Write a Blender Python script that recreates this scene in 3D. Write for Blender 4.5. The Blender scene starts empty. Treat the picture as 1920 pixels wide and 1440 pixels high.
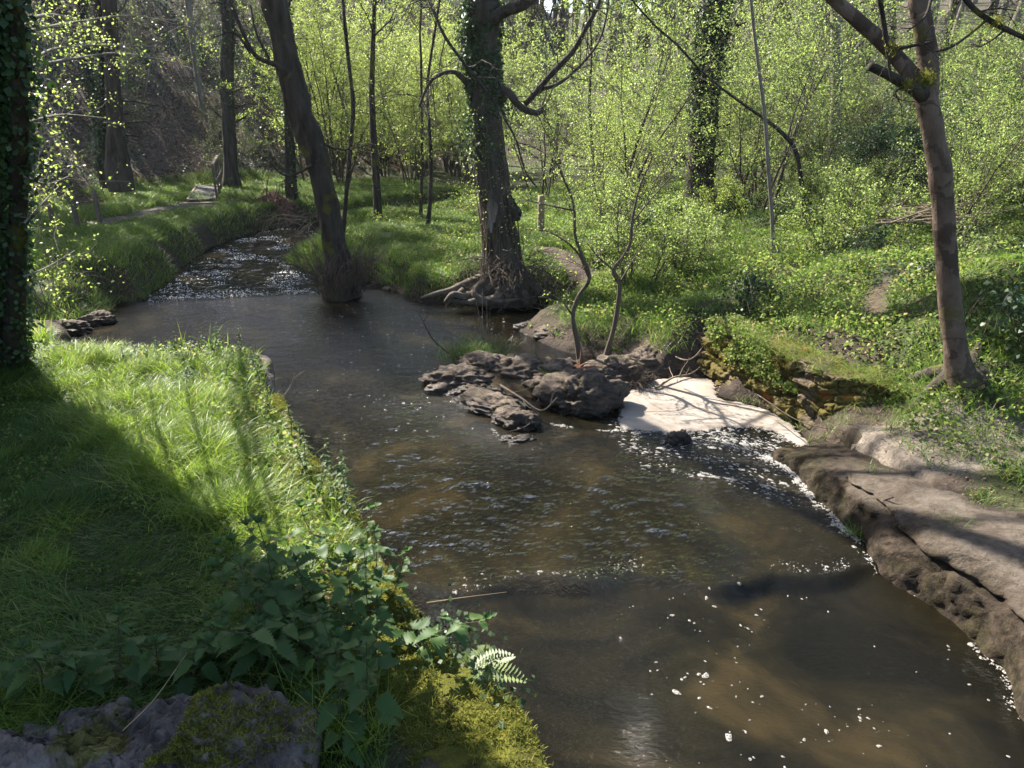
import bpy, math
import numpy as np
from mathutils import Vector

# ------------------------------------------------------------------ camera, world, sun, exposure
S = bpy.context.scene
C = S.collection
H = 4.2
PITCH = math.radians(20.4)
FPX = 1400.0
cp, sp = math.cos(PITCH), math.sin(PITCH)
cam_d = bpy.data.cameras.new('camera')
cam_d.sensor_fit = 'HORIZONTAL'
cam_d.sensor_width = 36.0
cam_d.lens = 36.0 * FPX / 1920.0
cam_d.clip_start = 0.05
cam_d.clip_end = 2000
cam = bpy.data.objects.new('camera', cam_d)
C.objects.link(cam)
cam.location = (0, 0, H)
cam.rotation_euler = (math.pi / 2 - PITCH, 0, 0)
S.camera = cam

SUN_EL = math.radians(42)
SUN_AZ = math.radians(-45)          # from +Y, clockwise positive: the sun stands front left
w = bpy.data.worlds.new('World')
S.world = w
w.use_nodes = True
nt = w.node_tree
bg = nt.nodes['Background']
sky = nt.nodes.new('ShaderNodeTexSky')
sky.sky_type = 'NISHITA'
sky.sun_disc = False
sky.sun_elevation = SUN_EL
sky.sun_rotation = SUN_AZ
sky.air_density = 1.0
sky.dust_density = 1.5
nt.links.new(sky.outputs[0], bg.inputs[0])
bg.inputs[1].default_value = 0.082
sun_d = bpy.data.lights.new('sun', 'SUN')
sun_d.energy = 5.0
sun_d.angle = math.radians(0.5)
sun_d.color = (1.0, 0.94, 0.84)
sun = bpy.data.objects.new('sun', sun_d)
C.objects.link(sun)
SUNV = Vector((math.sin(SUN_AZ) * math.cos(SUN_EL), math.cos(SUN_AZ) * math.cos(SUN_EL), math.sin(SUN_EL)))
sun.rotation_euler = (-SUNV).to_track_quat('-Z', 'Y').to_euler()
S.view_settings.view_transform = 'Standard'
S.view_settings.look = 'None'
S.view_settings.exposure = 2.1
S.view_settings.gamma = 1
S.cycles.use_denoising = True
S.cycles.max_bounces = 6
S.cycles.diffuse_bounces = 3
S.cycles.glossy_bounces = 2
S.cycles.transmission_bounces = 4
S.cycles.transparent_max_bounces = 8
S.cycles.caustics_reflective = False
S.cycles.caustics_refractive = False

rng = np.random.default_rng(11)

# ------------------------------------------------------------------ picture geometry: from a point seen to a point in the world
def ray(px, py):
    u = (px - 960) / FPX
    v = (720 - py) / FPX
    return np.array((u, cp + v * sp, -sp + v * cp))
def P(px, py, z):
    d = ray(px, py); t = (H - z) / -d[2]
    return np.array((d[0] * t, d[1] * t, z))
def PD(px, py, Y):
    d = ray(px, py); t = Y / d[1]
    return np.array((d[0] * t, Y, H + d[2] * t)), t
def seen(p, m=160):
    r = p - np.array((0, 0, H))
    dep = r[:, 1] * cp - r[:, 2] * sp
    up = r[:, 1] * sp + r[:, 2] * cp
    dep_ = np.maximum(dep, 0.05)
    x = 960 + r[:, 0] / dep_ * FPX
    y = 720 - up / dep_ * FPX
    return (dep > 0.3) & (x > -m) & (x < 1920 + m) & (y > -m) & (y < 1440 + m)

# ------------------------------------------------------------------ noise
def _hash(ix, iy, iz):
    h = (ix.astype(np.int64) * 374761393 + iy.astype(np.int64) * 668265263 + iz.astype(np.int64) * 1274126177) & 0xFFFFFFFF
    h = ((h ^ (h >> 13)) * 1274126177) & 0xFFFFFFFF
    h = h ^ (h >> 16)
    return (h & 0xFFFFFF) / float(0xFFFFFF)
def vnoise(p):
    p = np.asarray(p, float)
    if p.shape[1] == 2:
        p = np.column_stack([p, np.zeros(len(p))])
    i = np.floor(p).astype(np.int64); f = p - i
    f = f * f * f * (f * (f * 6 - 15) + 10)
    r = 0
    for dx in (0, 1):
        wx = f[:, 0] if dx else 1 - f[:, 0]
        for dy in (0, 1):
            wy = f[:, 1] if dy else 1 - f[:, 1]
            for dz in (0, 1):
                wz = f[:, 2] if dz else 1 - f[:, 2]
                r = r + wx * wy * wz * _hash(i[:, 0] + dx, i[:, 1] + dy, i[:, 2] + dz)
    return r * 2 - 1
def fbm(p, oct=4, gain=0.5, lac=2.03):
    p = np.asarray(p, float); a = 1; s = 0; n = 0
    for k in range(oct):
        s = s + a * vnoise(p * (lac ** k) + 17.3 * k); n += a; a *= gain
    return s / n
def sstep(x, a=0, b=1):
    t = np.clip((x - a) / (b - a), 0, 1)
    return t * t * (3 - 2 * t)

# ------------------------------------------------------------------ mesh gathering
class MB:
    def __init__(self):
        self.v = []; self.q = []; self.t = []; self.n = 0
    def add(self, v, q=None, t=None):
        v = np.asarray(v, float).reshape(-1, 3)
        if q is not None and len(q): self.q.append(np.asarray(q, np.int64) + self.n)
        if t is not None and len(t): self.t.append(np.asarray(t, np.int64) + self.n)
        self.v.append(v); self.n += len(v)
    def verts(self):
        return np.concatenate(self.v)
    def build(self, name, mat, parent=None, smooth=True, attrs=None, loc=None):
        v = np.concatenate(self.v) if self.v else np.zeros((0, 3))
        if loc is not None: v = v - np.asarray(loc)
        q = np.concatenate(self.q) if self.q else np.zeros((0, 4), np.int64)
        t = np.concatenate(self.t) if self.t else np.zeros((0, 3), np.int64)
        me = bpy.data.meshes.new(name)
        me.vertices.add(len(v)); me.vertices.foreach_set('co', v.astype(np.float32).ravel())
        nl = len(q) * 4 + len(t) * 3
        me.loops.add(nl)
        me.loops.foreach_set('vertex_index', np.concatenate([q.ravel(), t.ravel()]).astype(np.int32))
        me.polygons.add(len(q) + len(t))
        ls = np.concatenate([np.arange(len(q)) * 4, len(q) * 4 + np.arange(len(t)) * 3]).astype(np.int32)
        me.polygons.foreach_set('loop_start', ls)
        me.polygons.foreach_set('use_smooth', np.full(len(q) + len(t), smooth, dtype=bool))
        me.update(calc_edges=True)
        for an, (typ, data) in (attrs or {}).items():
            a = me.attributes.new(an, typ, 'POINT')
            a.data.foreach_set('value' if typ == 'FLOAT' else 'color', np.asarray(data, np.float32).ravel())
        if isinstance(mat, (list, tuple)):
            for m in mat: me.materials.append(m)
        else:
            me.materials.append(mat)
        o = bpy.data.objects.new(name, me)
        C.objects.link(o)
        if parent is not None:
            o.parent = parent
        elif loc is not None:
            o.location = loc
        return o

def tag(o, label=None, cat=None, group=None, kind=None):
    if label: o['label'] = label
    if cat: o['category'] = cat
    if group: o['group'] = group
    if kind: o['kind'] = kind
    return o
def thing(name, loc, label, cat, group=None, rz=0):
    o = bpy.data.objects.new(name, None)
    o.empty_display_size = 0.2
    C.objects.link(o)
    o.location = loc; o.rotation_euler = (0, 0, rz)
    return tag(o, label, cat, group)
def dup(root, loc, rz=0, sc=1, label=None, group=None, cat=None, tilt=(0, 0)):
    r = root.copy(); C.objects.link(r)
    r.location = loc; r.rotation_euler = (tilt[0], tilt[1], rz)
    r.scale = (sc, sc, sc) if np.isscalar(sc) else sc
    tag(r, label, cat, group)
    for ch in list(root.children):
        c = ch.copy(); C.objects.link(c); c.parent = r
        for g in ch.children:
            d = g.copy(); C.objects.link(d); d.parent = c
    return r

def smooth_path(pts, n):
    pts = np.asarray(pts, float)
    k = len(pts)
    if k < 3:
        s = np.linspace(0, 1, n)[:, None]
        return pts[0] * (1 - s) + pts[-1] * s
    seg = np.linalg.norm(np.diff(pts, axis=0), axis=1); u = np.concatenate([[0], np.cumsum(seg)])
    e = np.vstack([2 * pts[0] - pts[1], pts, 2 * pts[-1] - pts[-2]])
    out = []
    for s in np.linspace(0, u[-1], n):
        i = min(np.searchsorted(u, s, 'right') - 1, k - 2)
        t = (s - u[i]) / max(seg[i], 1e-9)
        p0, p1, p2, p3 = e[i], e[i + 1], e[i + 2], e[i + 3]
        out.append(0.5 * ((2 * p1) + (-p0 + p2) * t + (2 * p0 - 5 * p1 + 4 * p2 - p3) * t * t + (-p0 + 3 * p1 - 3 * p2 + p3) * t ** 3))
    return np.array(out)

def tube(B, path, rad, sides=8, lump=0.0, lump_f=3.0, cap=False, twist=0.0):
    path = np.asarray(path, float); n = len(path)
    rad = np.broadcast_to(np.asarray(rad, float), (n,))
    tg = np.gradient(path, axis=0)
    tg /= np.linalg.norm(tg, axis=1)[:, None] + 1e-9
    ref = np.array((0.0, 1.0, 0.0)) if abs(tg[0][1]) < 0.9 else np.array((1.0, 0, 0))
    nx = np.empty_like(path)
    a = ref - tg[0] * ref.dot(tg[0]); a /= np.linalg.norm(a)
    for i in range(n):
        a = a - tg[i] * a.dot(tg[i]); a /= np.linalg.norm(a) + 1e-9
        nx[i] = a
    ny = np.cross(tg, nx)
    th = np.arange(sides) * 2 * math.pi / sides
    ct, st = np.cos(th), np.sin(th)
    dirs = nx[:, None, :] * ct[None, :, None] + ny[:, None, :] * st[None, :, None]
    r = np.repeat(rad[:, None], sides, 1)
    if lump:
        q = (path[:, None, :] + dirs * rad[:, None, None]).reshape(-1, 3)
        r = r * (1 + lump * fbm(q * np.array((lump_f, lump_f, lump_f * 0.5)), 3).reshape(n, sides) * 2)
    v = path[:, None, :] + dirs * r[:, :, None]
    i = np.arange(n - 1)[:, None] * sides; j = np.arange(sides)[None, :]; j2 = (j + 1) % sides
    q = np.stack([i + j, i + j2, i + sides + j2, i + sides + j], -1).reshape(-1, 4)
    vv = v.reshape(-1, 3)
    t = None
    if cap:
        vv = np.vstack([vv, path[-1] + tg[-1] * rad[-1] * 0.2])
        b = (n - 1) * sides
        t = np.stack([b + np.arange(sides), b + (np.arange(sides) + 1) % sides, np.full(sides, n * sides)], -1)
    B.add(vv, q, t)

def rand_unit(n, r=None):
    r = r or rng
    v = r.normal(size=(n, 3)); return v / np.linalg.norm(v, axis=1)[:, None]
def leaves(B, pos, size, up_bias=0.6, aspect=0.55, fold=0.12, nrm=None, droop=0.0):
    """one small folded leaf blade for each position"""
    pos = np.asarray(pos, float); n = len(pos)
    if n == 0: return
    size = np.broadcast_to(np.asarray(size, float), (n,))
    N = rand_unit(n)
    N = N + (np.array((0, 0, up_bias)) if nrm is None else nrm)
    N /= np.linalg.norm(N, axis=1)[:, None] + 1e-9
    T = rand_unit(n); T[:, 2] -= droop
    T = T - N * (T * N).sum(1)[:, None]; T /= np.linalg.norm(T, axis=1)[:, None] + 1e-9
    Bn = np.cross(N, T)
    s = size[:, None]
    v = np.stack([pos, pos + T * s * 0.5 + Bn * s * aspect * 0.5 + N * s * fold,
                  pos + T * s, pos + T * s * 0.5 - Bn * s * aspect * 0.5 + N * s * fold], 1)
    B.add(v.reshape(-1, 3), np.arange(n * 4).reshape(n, 4))
def blades(B, pos, h, wd, lean=0.4, bend=0.5, lean_dir=None, spread=1.0):
    """grass blades: two quads and a tip"""
    pos = np.asarray(pos, float); n = len(pos)
    if n == 0: return
    h = np.broadcast_to(np.asarray(h, float), (n,)); wd = np.broadcast_to(np.asarray(wd, float), (n,))
    a = rng.uniform(0, 2 * math.pi, n)
    D = np.stack([np.cos(a), np.sin(a), np.zeros(n)], 1) * spread
    if lean_dir is not None: D = D + lean_dir
    D /= np.linalg.norm(D, axis=1)[:, None] + 1e-9
    a2 = rng.uniform(0, 2 * math.pi, n)
    Sd = np.stack([np.cos(a2), np.sin(a2), np.zeros(n)], 1)
    ln = np.abs(rng.normal(lean, 0.25 * lean + 0.05, n)); bd = np.abs(rng.normal(bend, 0.3 * bend + 0.05, n))
    up = np.array((0, 0, 1.0))
    rows = []
    for k, t in enumerate((0, 0.4, 0.75)):
        hor = (ln * t + bd * t * t) * h
        ver = h * np.maximum(t - 0.45 * bd * t * t, 0.05 * t)
        c = pos + D * hor[:, None] + up * ver[:, None]
        ww = (wd * (1, 0.85, 0.5)[k] * 0.5)[:, None]
        rows += [c - Sd * ww, c + Sd * ww]
    hor = (ln + bd) * h; ver = h * np.maximum(1 - 0.55 * bd, 0.04)
    rows.append(pos + D * hor[:, None] + up * ver[:, None])
    v = np.stack(rows, 1)
    b = np.arange(n)[:, None] * 7
    q = np.concatenate([b + np.array([[0, 1, 3, 2]]), b + np.array([[2, 3, 5, 4]])])
    t = b + np.array([[4, 5, 6]])
    B.add(v.reshape(-1, 3), q, t)

# ------------------------------------------------------------------ materials
def nodes(name):
    m = bpy.data.materials.new(name); m.use_nodes = True
    t = m.node_tree; t.nodes.clear()
    out = t.nodes.new('ShaderNodeOutputMaterial')
    return m, t, out
def N(t, typ, **kw):
    n = t.nodes.new(typ)
    for k, v in kw.items():
        if hasattr(n, k): setattr(n, k, v)
    return n
def ramp(t, fac, stops):
    r = t.nodes.new('ShaderNodeValToRGB')
    cr = r.color_ramp
    while len(cr.elements) < len(stops): cr.elements.new(0.5)
    for e, (p, c) in zip(cr.elements, stops):
        e.position = p; e.color = (*c, 1) if len(c) == 3 else c
    t.links.new(fac, r.inputs[0])
    return r.outputs[0]
def noise(t, vec, scale, detail=4, rough=0.55, dist=0.0):
    n = t.nodes.new('ShaderNodeTexNoise')
    n.inputs['Scale'].default_value = scale; n.inputs['Detail'].default_value = detail
    n.inputs['Roughness'].default_value = rough; n.inputs['Distortion'].default_value = dist
    if vec is not None: t.links.new(vec, n.inputs['Vector'])
    return n.outputs['Fac']
def mixc(t, f, a, b, mode='MIX'):
    n = t.nodes.new('ShaderNodeMix'); n.data_type = 'RGBA'; n.blend_type = mode
    for s, v in ((n.inputs[0], f), (n.inputs[6], a), (n.inputs[7], b)):
        if hasattr(v, 'is_output'): t.links.new(v, s)
        elif isinstance(v, (int, float)): s.default_value = v
        else: s.default_value = (*v, 1)
    return n.outputs[2]
def bump(t, h, strength=0.5, dist=0.02, prev=None):
    b = t.nodes.new('ShaderNodeBump'); b.inputs['Strength'].default_value = strength; b.inputs['Distance'].default_value = dist
    t.links.new(h, b.inputs['Height'])
    if prev is not None: t.links.new(prev, b.inputs['Normal'])
    return b.outputs[0]
def mathn(t, op, a, b=None):
    n = t.nodes.new('ShaderNodeMath'); n.operation = op
    for s, v in zip(n.inputs, (a, b)):
        if v is None: continue
        if hasattr(v, 'is_output'): t.links.new(v, s)
        else: s.default_value = v
    return n.outputs[0]
def position(t):
    return t.nodes.new('ShaderNodeNewGeometry').outputs['Position']
def objco(t):
    return t.nodes.new('ShaderNodeTexCoord').outputs['Object']

def leaf_mat(name, stops, transl=0.45, gloss=0.25, rough=0.45, tcol=2.0):
    m, t, out = nodes(name)
    g = t.nodes.new('ShaderNodeNewGeometry')
    col = ramp(t, g.outputs['Random Per Island'], stops)
    p = t.nodes.new('ShaderNodeBsdfPrincipled')
    t.links.new(col, p.inputs['Base Color']); p.inputs['Roughness'].default_value = rough
    p.inputs['Specular IOR Level'].default_value = gloss
    tr = t.nodes.new('ShaderNodeBsdfTranslucent')
    tc = mixc(t, 1.0, col, (tcol * 1.0, tcol * 1.0, tcol * 0.85), 'MULTIPLY')
    t.links.new(tc, tr.inputs['Color'])
    mx = t.nodes.new('ShaderNodeMixShader'); mx.inputs[0].default_value = transl
    t.links.new(p.outputs[0], mx.inputs[1]); t.links.new(tr.outputs[0], mx.inputs[2])
    t.links.new(mx.outputs[0], out.inputs[0])
    return m
def rough_mat(name, build, rough=0.9, spec=0.15):
    m, t, out = nodes(name)
    p = t.nodes.new('ShaderNodeBsdfPrincipled')
    p.inputs['Roughness'].default_value = rough; p.inputs['Specular IOR Level'].default_value = spec
    col, nrm, rg = build(t)
    t.links.new(col, p.inputs['Base Color'])
    if nrm is not None: t.links.new(nrm, p.inputs['Normal'])
    if rg is not None: t.links.new(rg, p.inputs['Roughness'])
    t.links.new(p.outputs[0], out.inputs[0])
    return m
def bark_mat(name, c0, c1, moss=None, moss_at=0.6, scale=7, stretch=0.18, bs=0.9, bd=0.03, low_moss=0.0, bands=None):
    def b(t):
        pos = position(t)
        mp = t.nodes.new('ShaderNodeMapping'); mp.inputs['Scale'].default_value = (1, 1, stretch); t.links.new(pos, mp.inputs[0])
        n1 = noise(t, mp.outputs[0], scale, 6, 0.65)
        n2 = noise(t, pos, 2.2, 4)
        n3 = noise(t, pos, 40, 3)
        col = ramp(t, n1, [(0.3, c0), (0.68, c1)])
        col = mixc(t, mathn(t, 'MULTIPLY', n3, 0.5), col, tuple(x * 0.45 for x in c1))
        if bands:
            sx = t.nodes.new('ShaderNodeSeparateXYZ'); t.links.new(pos, sx.inputs[0])
            zz = mathn(t, 'ADD', mathn(t, 'MULTIPLY', sx.outputs[2], 0.9), mathn(t, 'MULTIPLY', n2, 1.6))
            cmb = t.nodes.new('ShaderNodeCombineXYZ'); t.links.new(zz, cmb.inputs[2])
            nb = noise(t, cmb.outputs[0], 2.6, 2)
            col = mixc(t, ramp(t, nb, [(0.50, (0, 0, 0)), (0.56, (1, 1, 1))]), col, bands)
        if moss:
            mf = ramp(t, n2, [(moss_at, (0, 0, 0)), (moss_at + 0.08, (1, 1, 1))])
            if low_moss:
                sx = t.nodes.new('ShaderNodeSeparateXYZ'); t.links.new(pos, sx.inputs[0])
                lm = t.nodes.new('ShaderNodeMapRange'); lm.inputs[1].default_value = low_moss; lm.inputs[2].default_value = low_moss - 0.9
                t.links.new(mathn(t, 'ADD', sx.outputs[2], mathn(t, 'MULTIPLY', n2, 0.6)), lm.inputs[0])
                mf = mathn(t, 'MAXIMUM', mf, lm.outputs[0])
            mf = mathn(t, 'MULTIPLY', mf, ramp(t, n3, [(0.3, (0.4,) * 3), (0.6, (1,) * 3)]))
            col = mixc(t, mf, col, moss)
        nr = bump(t, n1, bs, bd); nr = bump(t, n3, 0.4, 0.008, nr)
        return col, nr, None
    return rough_mat(name, b)

M = {}
# leaves (random tint per leaf)
M['leaf_spring'] = leaf_mat('spring_leaf', [(0, (0.095, 0.14, 0.036)), (0.5, (0.15, 0.205, 0.058)), (1, (0.235, 0.275, 0.095))], 0.5)
M['leaf_yellow'] = leaf_mat('young_leaf', [(0, (0.125, 0.175, 0.036)), (0.6, (0.19, 0.245, 0.06)), (1, (0.27, 0.295, 0.10))], 0.5)
M['leaf_mid'] = leaf_mat('mid_leaf', [(0, (0.065, 0.10, 0.03)), (0.5, (0.11, 0.155, 0.042)), (1, (0.17, 0.20, 0.07))], 0.45)
M['leaf_dark'] = leaf_mat('ivy_leaf', [(0, (0.018, 0.04, 0.014)), (0.6, (0.03, 0.06, 0.02)), (1, (0.05, 0.085, 0.028))], 0.15, 0.3, 0.5)
M['leaf_ground'] = leaf_mat('ground_leaf', [(0, (0.05, 0.095, 0.02)), (0.35, (0.095, 0.15, 0.03)), (0.7, (0.15, 0.20, 0.04)), (0.88, (0.22, 0.23, 0.075)), (1, (0.21, 0.15, 0.08))], 0.4, 0.18, 0.55)
M['nettle'] = leaf_mat('nettle_leaf', [(0, (0.030, 0.062, 0.018)), (0.6, (0.045, 0.088, 0.024)), (1, (0.075, 0.12, 0.034))], 0.35, 0.22, 0.55)
M['grass_lawn'] = leaf_mat('lawn_blade', [(0, (0.035, 0.085, 0.014)), (0.5, (0.06, 0.125, 0.018)), (0.9, (0.10, 0.165, 0.028)), (1, (0.20, 0.19, 0.08))], 0.4, 0.35, 0.45)
M['grass_tall'] = leaf_mat('tall_blade', [(0, (0.08, 0.14, 0.016)), (0.6, (0.14, 0.21, 0.026)), (0.9, (0.20, 0.26, 0.045)), (1, (0.30, 0.26, 0.13))], 0.45, 0.35, 0.42)
M['grass_bank'] = leaf_mat('bank_blade', [(0, (0.05, 0.10, 0.018)), (0.6, (0.09, 0.15, 0.025)), (0.9, (0.13, 0.18, 0.035)), (1, (0.24, 0.19, 0.09))], 0.4)
M['litter'] = leaf_mat('fallen_leaf', [(0, (0.09, 0.055, 0.035)), (0.5, (0.15, 0.095, 0.06)), (0.85, (0.21, 0.14, 0.095)), (1, (0.26, 0.20, 0.155))], 0.1, 0.08, 0.75)
M['reed'] = leaf_mat('rush_blade', [(0, (0.03, 0.065, 0.014)), (0.7, (0.055, 0.10, 0.02)), (1, (0.13, 0.12, 0.05))], 0.35)
M['moss_tuft'] = leaf_mat('moss_tuft', [(0, (0.07, 0.075, 0.016)), (0.6, (0.13, 0.14, 0.026)), (1, (0.22, 0.205, 0.045))], 0.35, 0.1, 0.8)
M['moss_dull'] = leaf_mat('dull_moss_tuft', [(0, (0.06, 0.06, 0.012)), (0.6, (0.115, 0.11, 0.018)), (1, (0.17, 0.145, 0.03))], 0.3, 0.1, 0.8)
M['straw'] = leaf_mat('dry_straw', [(0, (0.22, 0.17, 0.09)), (1, (0.38, 0.30, 0.18))], 0.2)
M['dry'] = bark_mat('dry_twig', (0.15, 0.115, 0.08), (0.28, 0.22, 0.16))
# bark
M['bark_dark'] = bark_mat('dark_bark', (0.012, 0.010, 0.008), (0.075, 0.062, 0.05), (0.085, 0.085, 0.016), 0.58, bs=1.0, bd=0.07)
M['bark_grey'] = bark_mat('grey_bark', (0.018, 0.0145, 0.0115), (0.095, 0.08, 0.065), (0.10, 0.10, 0.025), 0.64, bs=1.0, bd=0.07)
M['bark_pink'] = bark_mat('smooth_pink_bark', (0.07, 0.048, 0.036), (0.175, 0.128, 0.10), (0.075, 0.065, 0.018), 0.60, 6, 0.5, 1.0, 0.035, 1.62, (0.055, 0.038, 0.029))
M['bark_twig'] = bark_mat('twig_bark', (0.05, 0.04, 0.03), (0.13, 0.105, 0.08))
M['bark_light'] = bark_mat('pale_bark', (0.10, 0.085, 0.07), (0.24, 0.21, 0.175))
M['root'] = bark_mat('root_wood', (0.035, 0.027, 0.02), (0.15, 0.125, 0.098), (0.15, 0.14, 0.03), 0.66, 9, 0.5)
def _rock(t):
    pos = position(t)
    mp = t.nodes.new('ShaderNodeMapping'); mp.inputs['Scale'].default_value = (1, 1, 2.4); mp.inputs['Rotation'].default_value = (0.5, 0.25, 0); t.links.new(pos, mp.inputs[0])
    n1 = noise(t, mp.outputs[0], 4.5, 8, 0.68, 0.6); n2 = noise(t, pos, 2.3, 4); n3 = noise(t, pos, 55, 4, 0.7)
    col = ramp(t, n1, [(0.32, (0.022, 0.016, 0.012)), (0.47, (0.085, 0.063, 0.047)), (0.60, (0.15, 0.11, 0.08)), (0.76, (0.265, 0.215, 0.165))])
    col = mixc(t, ramp(t, n2, [(0.55, (0, 0, 0)), (0.66, (0.7, 0.7, 0.7))]), col, (0.10, 0.085, 0.028))
    col = mixc(t, ramp(t, n3, [(0.42, (0, 0, 0)), (0.6, (0.55,) * 3)]), col, (0.05, 0.04, 0.03))
    sx = t.nodes.new('ShaderNodeSeparateXYZ'); t.links.new(pos, sx.inputs[0])
    wet = t.nodes.new('ShaderNodeMapRange'); wet.inputs[1].default_value = 0.10; wet.inputs[2].default_value = 0.02
    t.links.new(mathn(t, 'ADD', sx.outputs[2], mathn(t, 'MULTIPLY', n2, -0.08)), wet.inputs[0])
    col = mixc(t, wet.outputs[0], col, (0.022, 0.016, 0.012))
    nr = bump(t, n1, 1.0, 0.09); nr = bump(t, n3, 0.7, 0.012, nr)
    rg = t.nodes.new('ShaderNodeMapRange'); rg.inputs[3].default_value = 0.85; rg.inputs[4].default_value = 0.3; t.links.new(wet.outputs[0], rg.inputs[0])
    return col, nr, rg.outputs[0]
M['rock'] = rough_mat('weathered_rock', _rock, 0.85, 0.3)
def _slab(t):
    pos = position(t)
    n1 = noise(t, pos, 3.2, 8, 0.65, 0.4); n2 = noise(t, pos, 2.0, 5, 0.6); n3 = noise(t, pos, 70, 4, 0.7); n4 = noise(t, pos, 9, 5, 0.6)
    col = ramp(t, n1, [(0.3, (0.04, 0.032, 0.027)), (0.46, (0.125, 0.102, 0.088)), (0.6, (0.185, 0.155, 0.138)), (0.75, (0.28, 0.245, 0.225))])
    col = mixc(t, ramp(t, n4, [(0.55, (0, 0, 0)), (0.72, (0.6,) * 3)]), col, (0.10, 0.065, 0.045))
    col = mixc(t, ramp(t, n2, [(0.54, (0, 0, 0)), (0.60, (0.85,) * 3)]), col, (0.13, 0.12, 0.022))
    nr = bump(t, n1, 1.0, 0.10); nr = bump(t, n4, 0.9, 0.03, nr); nr = bump(t, n3, 0.9, 0.010, nr)
    return col, nr, None
M['slab'] = rough_mat('grey_stone', _slab, 0.85, 0.25)
def _ledge(t):
    pos = position(t)
    n1 = noise(t, pos, 2.6, 8, 0.68, 0.5); n2 = noise(t, pos, 1.3, 5, 0.65); n3 = noise(t, pos, 60, 4, 0.75); n4 = noise(t, pos, 11, 5, 0.65)
    sx = t.nodes.new('ShaderNodeSeparateXYZ'); t.links.new(pos, sx.inputs[0])
    col = ramp(t, n1, [(0.3, (0.05, 0.037, 0.027)), (0.47, (0.115, 0.091, 0.070)), (0.7, (0.20, 0.168, 0.137))])
    col = mixc(t, ramp(t, n4, [(0.5, (0, 0, 0)), (0.7, (0.8,) * 3)]), col, (0.062, 0.044, 0.026))
    mossy = t.nodes.new('ShaderNodeMapRange'); mossy.inputs[1].default_value = 0.50; mossy.inputs[2].default_value = 0.30
    t.links.new(mathn(t, 'ADD', sx.outputs[2], mathn(t, 'MULTIPLY', mathn(t, 'SUBTRACT', n2, 0.5), -0.55)), mossy.inputs[0])
    col = mixc(t, mossy.outputs[0], col, mixc(t, ramp(t, n1, [(0.42, (0, 0, 0)), (0.58, (1, 1, 1))]), ramp(t, n4, [(0.35, (0.014, 0.011, 0.008)), (0.65, (0.052, 0.042, 0.018))]), ramp(t, n4, [(0.35, (0.03, 0.022, 0.016)), (0.65, (0.095, 0.07, 0.05))])))
    nr = bump(t, n1, 1.0, 0.14); nr = bump(t, n4, 1.0, 0.07, nr); nr = bump(t, n3, 1.0, 0.022, nr)
    return col, nr, None
M['ledge'] = rough_mat('crumbled_ledge', _ledge, 0.9, 0.2)
def _wallm(t):
    pos = position(t)
    g = t.nodes.new('ShaderNodeNewGeometry')
    n1 = noise(t, pos, 5, 7, 0.65); n2 = noise(t, pos, 1.5, 4); n3 = noise(t, pos, 60, 4, 0.7)
    col = ramp(t, n1, [(0.3, (0.06, 0.045, 0.03)), (0.6, (0.17, 0.13, 0.085)), (0.8, (0.26, 0.21, 0.15))])
    col = mixc(t, ramp(t, n2, [(0.42, (0, 0, 0)), (0.52, (0.9,) * 3)]), col, ramp(t, n3, [(0.35, (0.06, 0.048, 0.014)), (0.65, (0.125, 0.102, 0.026))]))
    n5 = noise(t, pos, 2.1, 3)
    col = mixc(t, ramp(t, n5, [(0.62, (0, 0, 0)), (0.68, (0.8,) * 3)]), col, (0.25, 0.085, 0.02))
    nr = bump(t, n1, 1, 0.04); nr = bump(t, n3, 0.9, 0.015, nr)
    return col, nr, None
M['drystone'] = rough_mat('mossy_dry_stone', _wallm, 0.95, 0.1)
def _moss(t):
    pos = position(t)
    n1 = noise(t, pos, 5, 6, 0.6); n3 = noise(t, pos, 90, 4, 0.7)
    col = ramp(t, n1, [(0.3, (0.05, 0.042, 0.016)), (0.5, (0.095, 0.098, 0.02)), (0.7, (0.155, 0.15, 0.028))])
    nr = bump(t, n3, 1, 0.02); nr = bump(t, n1, 0.8, 0.05, nr)
    return col, nr, None
M['moss'] = rough_mat('yellow_moss', _moss, 1.0, 0.05)
def _wood(c0, c1):
    def f(t):
        pos = objco(t)
        mp = t.nodes.new('ShaderNodeMapping'); mp.inputs['Scale'].default_value = (6, 1, 6); t.links.new(pos, mp.inputs[0])
        n1 = noise(t, mp.outputs[0], 4, 6, 0.6)
        return ramp(t, n1, [(0.3, c0), (0.7, c1)]), bump(t, n1, 0.4, 0.01), None
    return f
M['deck'] = rough_mat('grey_deck_wood', _wood((0.06, 0.053, 0.052), (0.12, 0.108, 0.104)), 0.8)
M['railwood'] = rough_mat('rail_wood', _wood((0.16, 0.12, 0.075), (0.30, 0.24, 0.16)), 0.8)
M['postwood'] = rough_mat('post_wood', _wood((0.07, 0.055, 0.045), (0.15, 0.125, 0.10)), 0.85)
def _ground(t):
    pos = position(t)
    a = t.nodes.new('ShaderNodeAttribute'); a.attribute_name = 'soil'
    n1 = noise(t, pos, 1.7, 8, 0.65); n3 = noise(t, pos, 35, 5, 0.75); n4 = noise(t, pos, 7, 5, 0.65)
    f = ramp(t, n4, [(0.25, (0.55,) * 3), (0.75, (1.35,) * 3)])
    col = mixc(t, 1.0, a.outputs['Color'], f, 'MULTIPLY')
    f2 = ramp(t, n3, [(0.3, (0.6,) * 3), (0.7, (1.3,) * 3)])
    col = mixc(t, 1.0, col, f2, 'MULTIPLY')
    nr = bump(t, n4, 0.9, 0.07); nr = bump(t, n3, 0.9, 0.02, nr)
    return col, nr, None
M['ground'] = rough_mat('soil', _ground, 0.92, 0.2)
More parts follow.
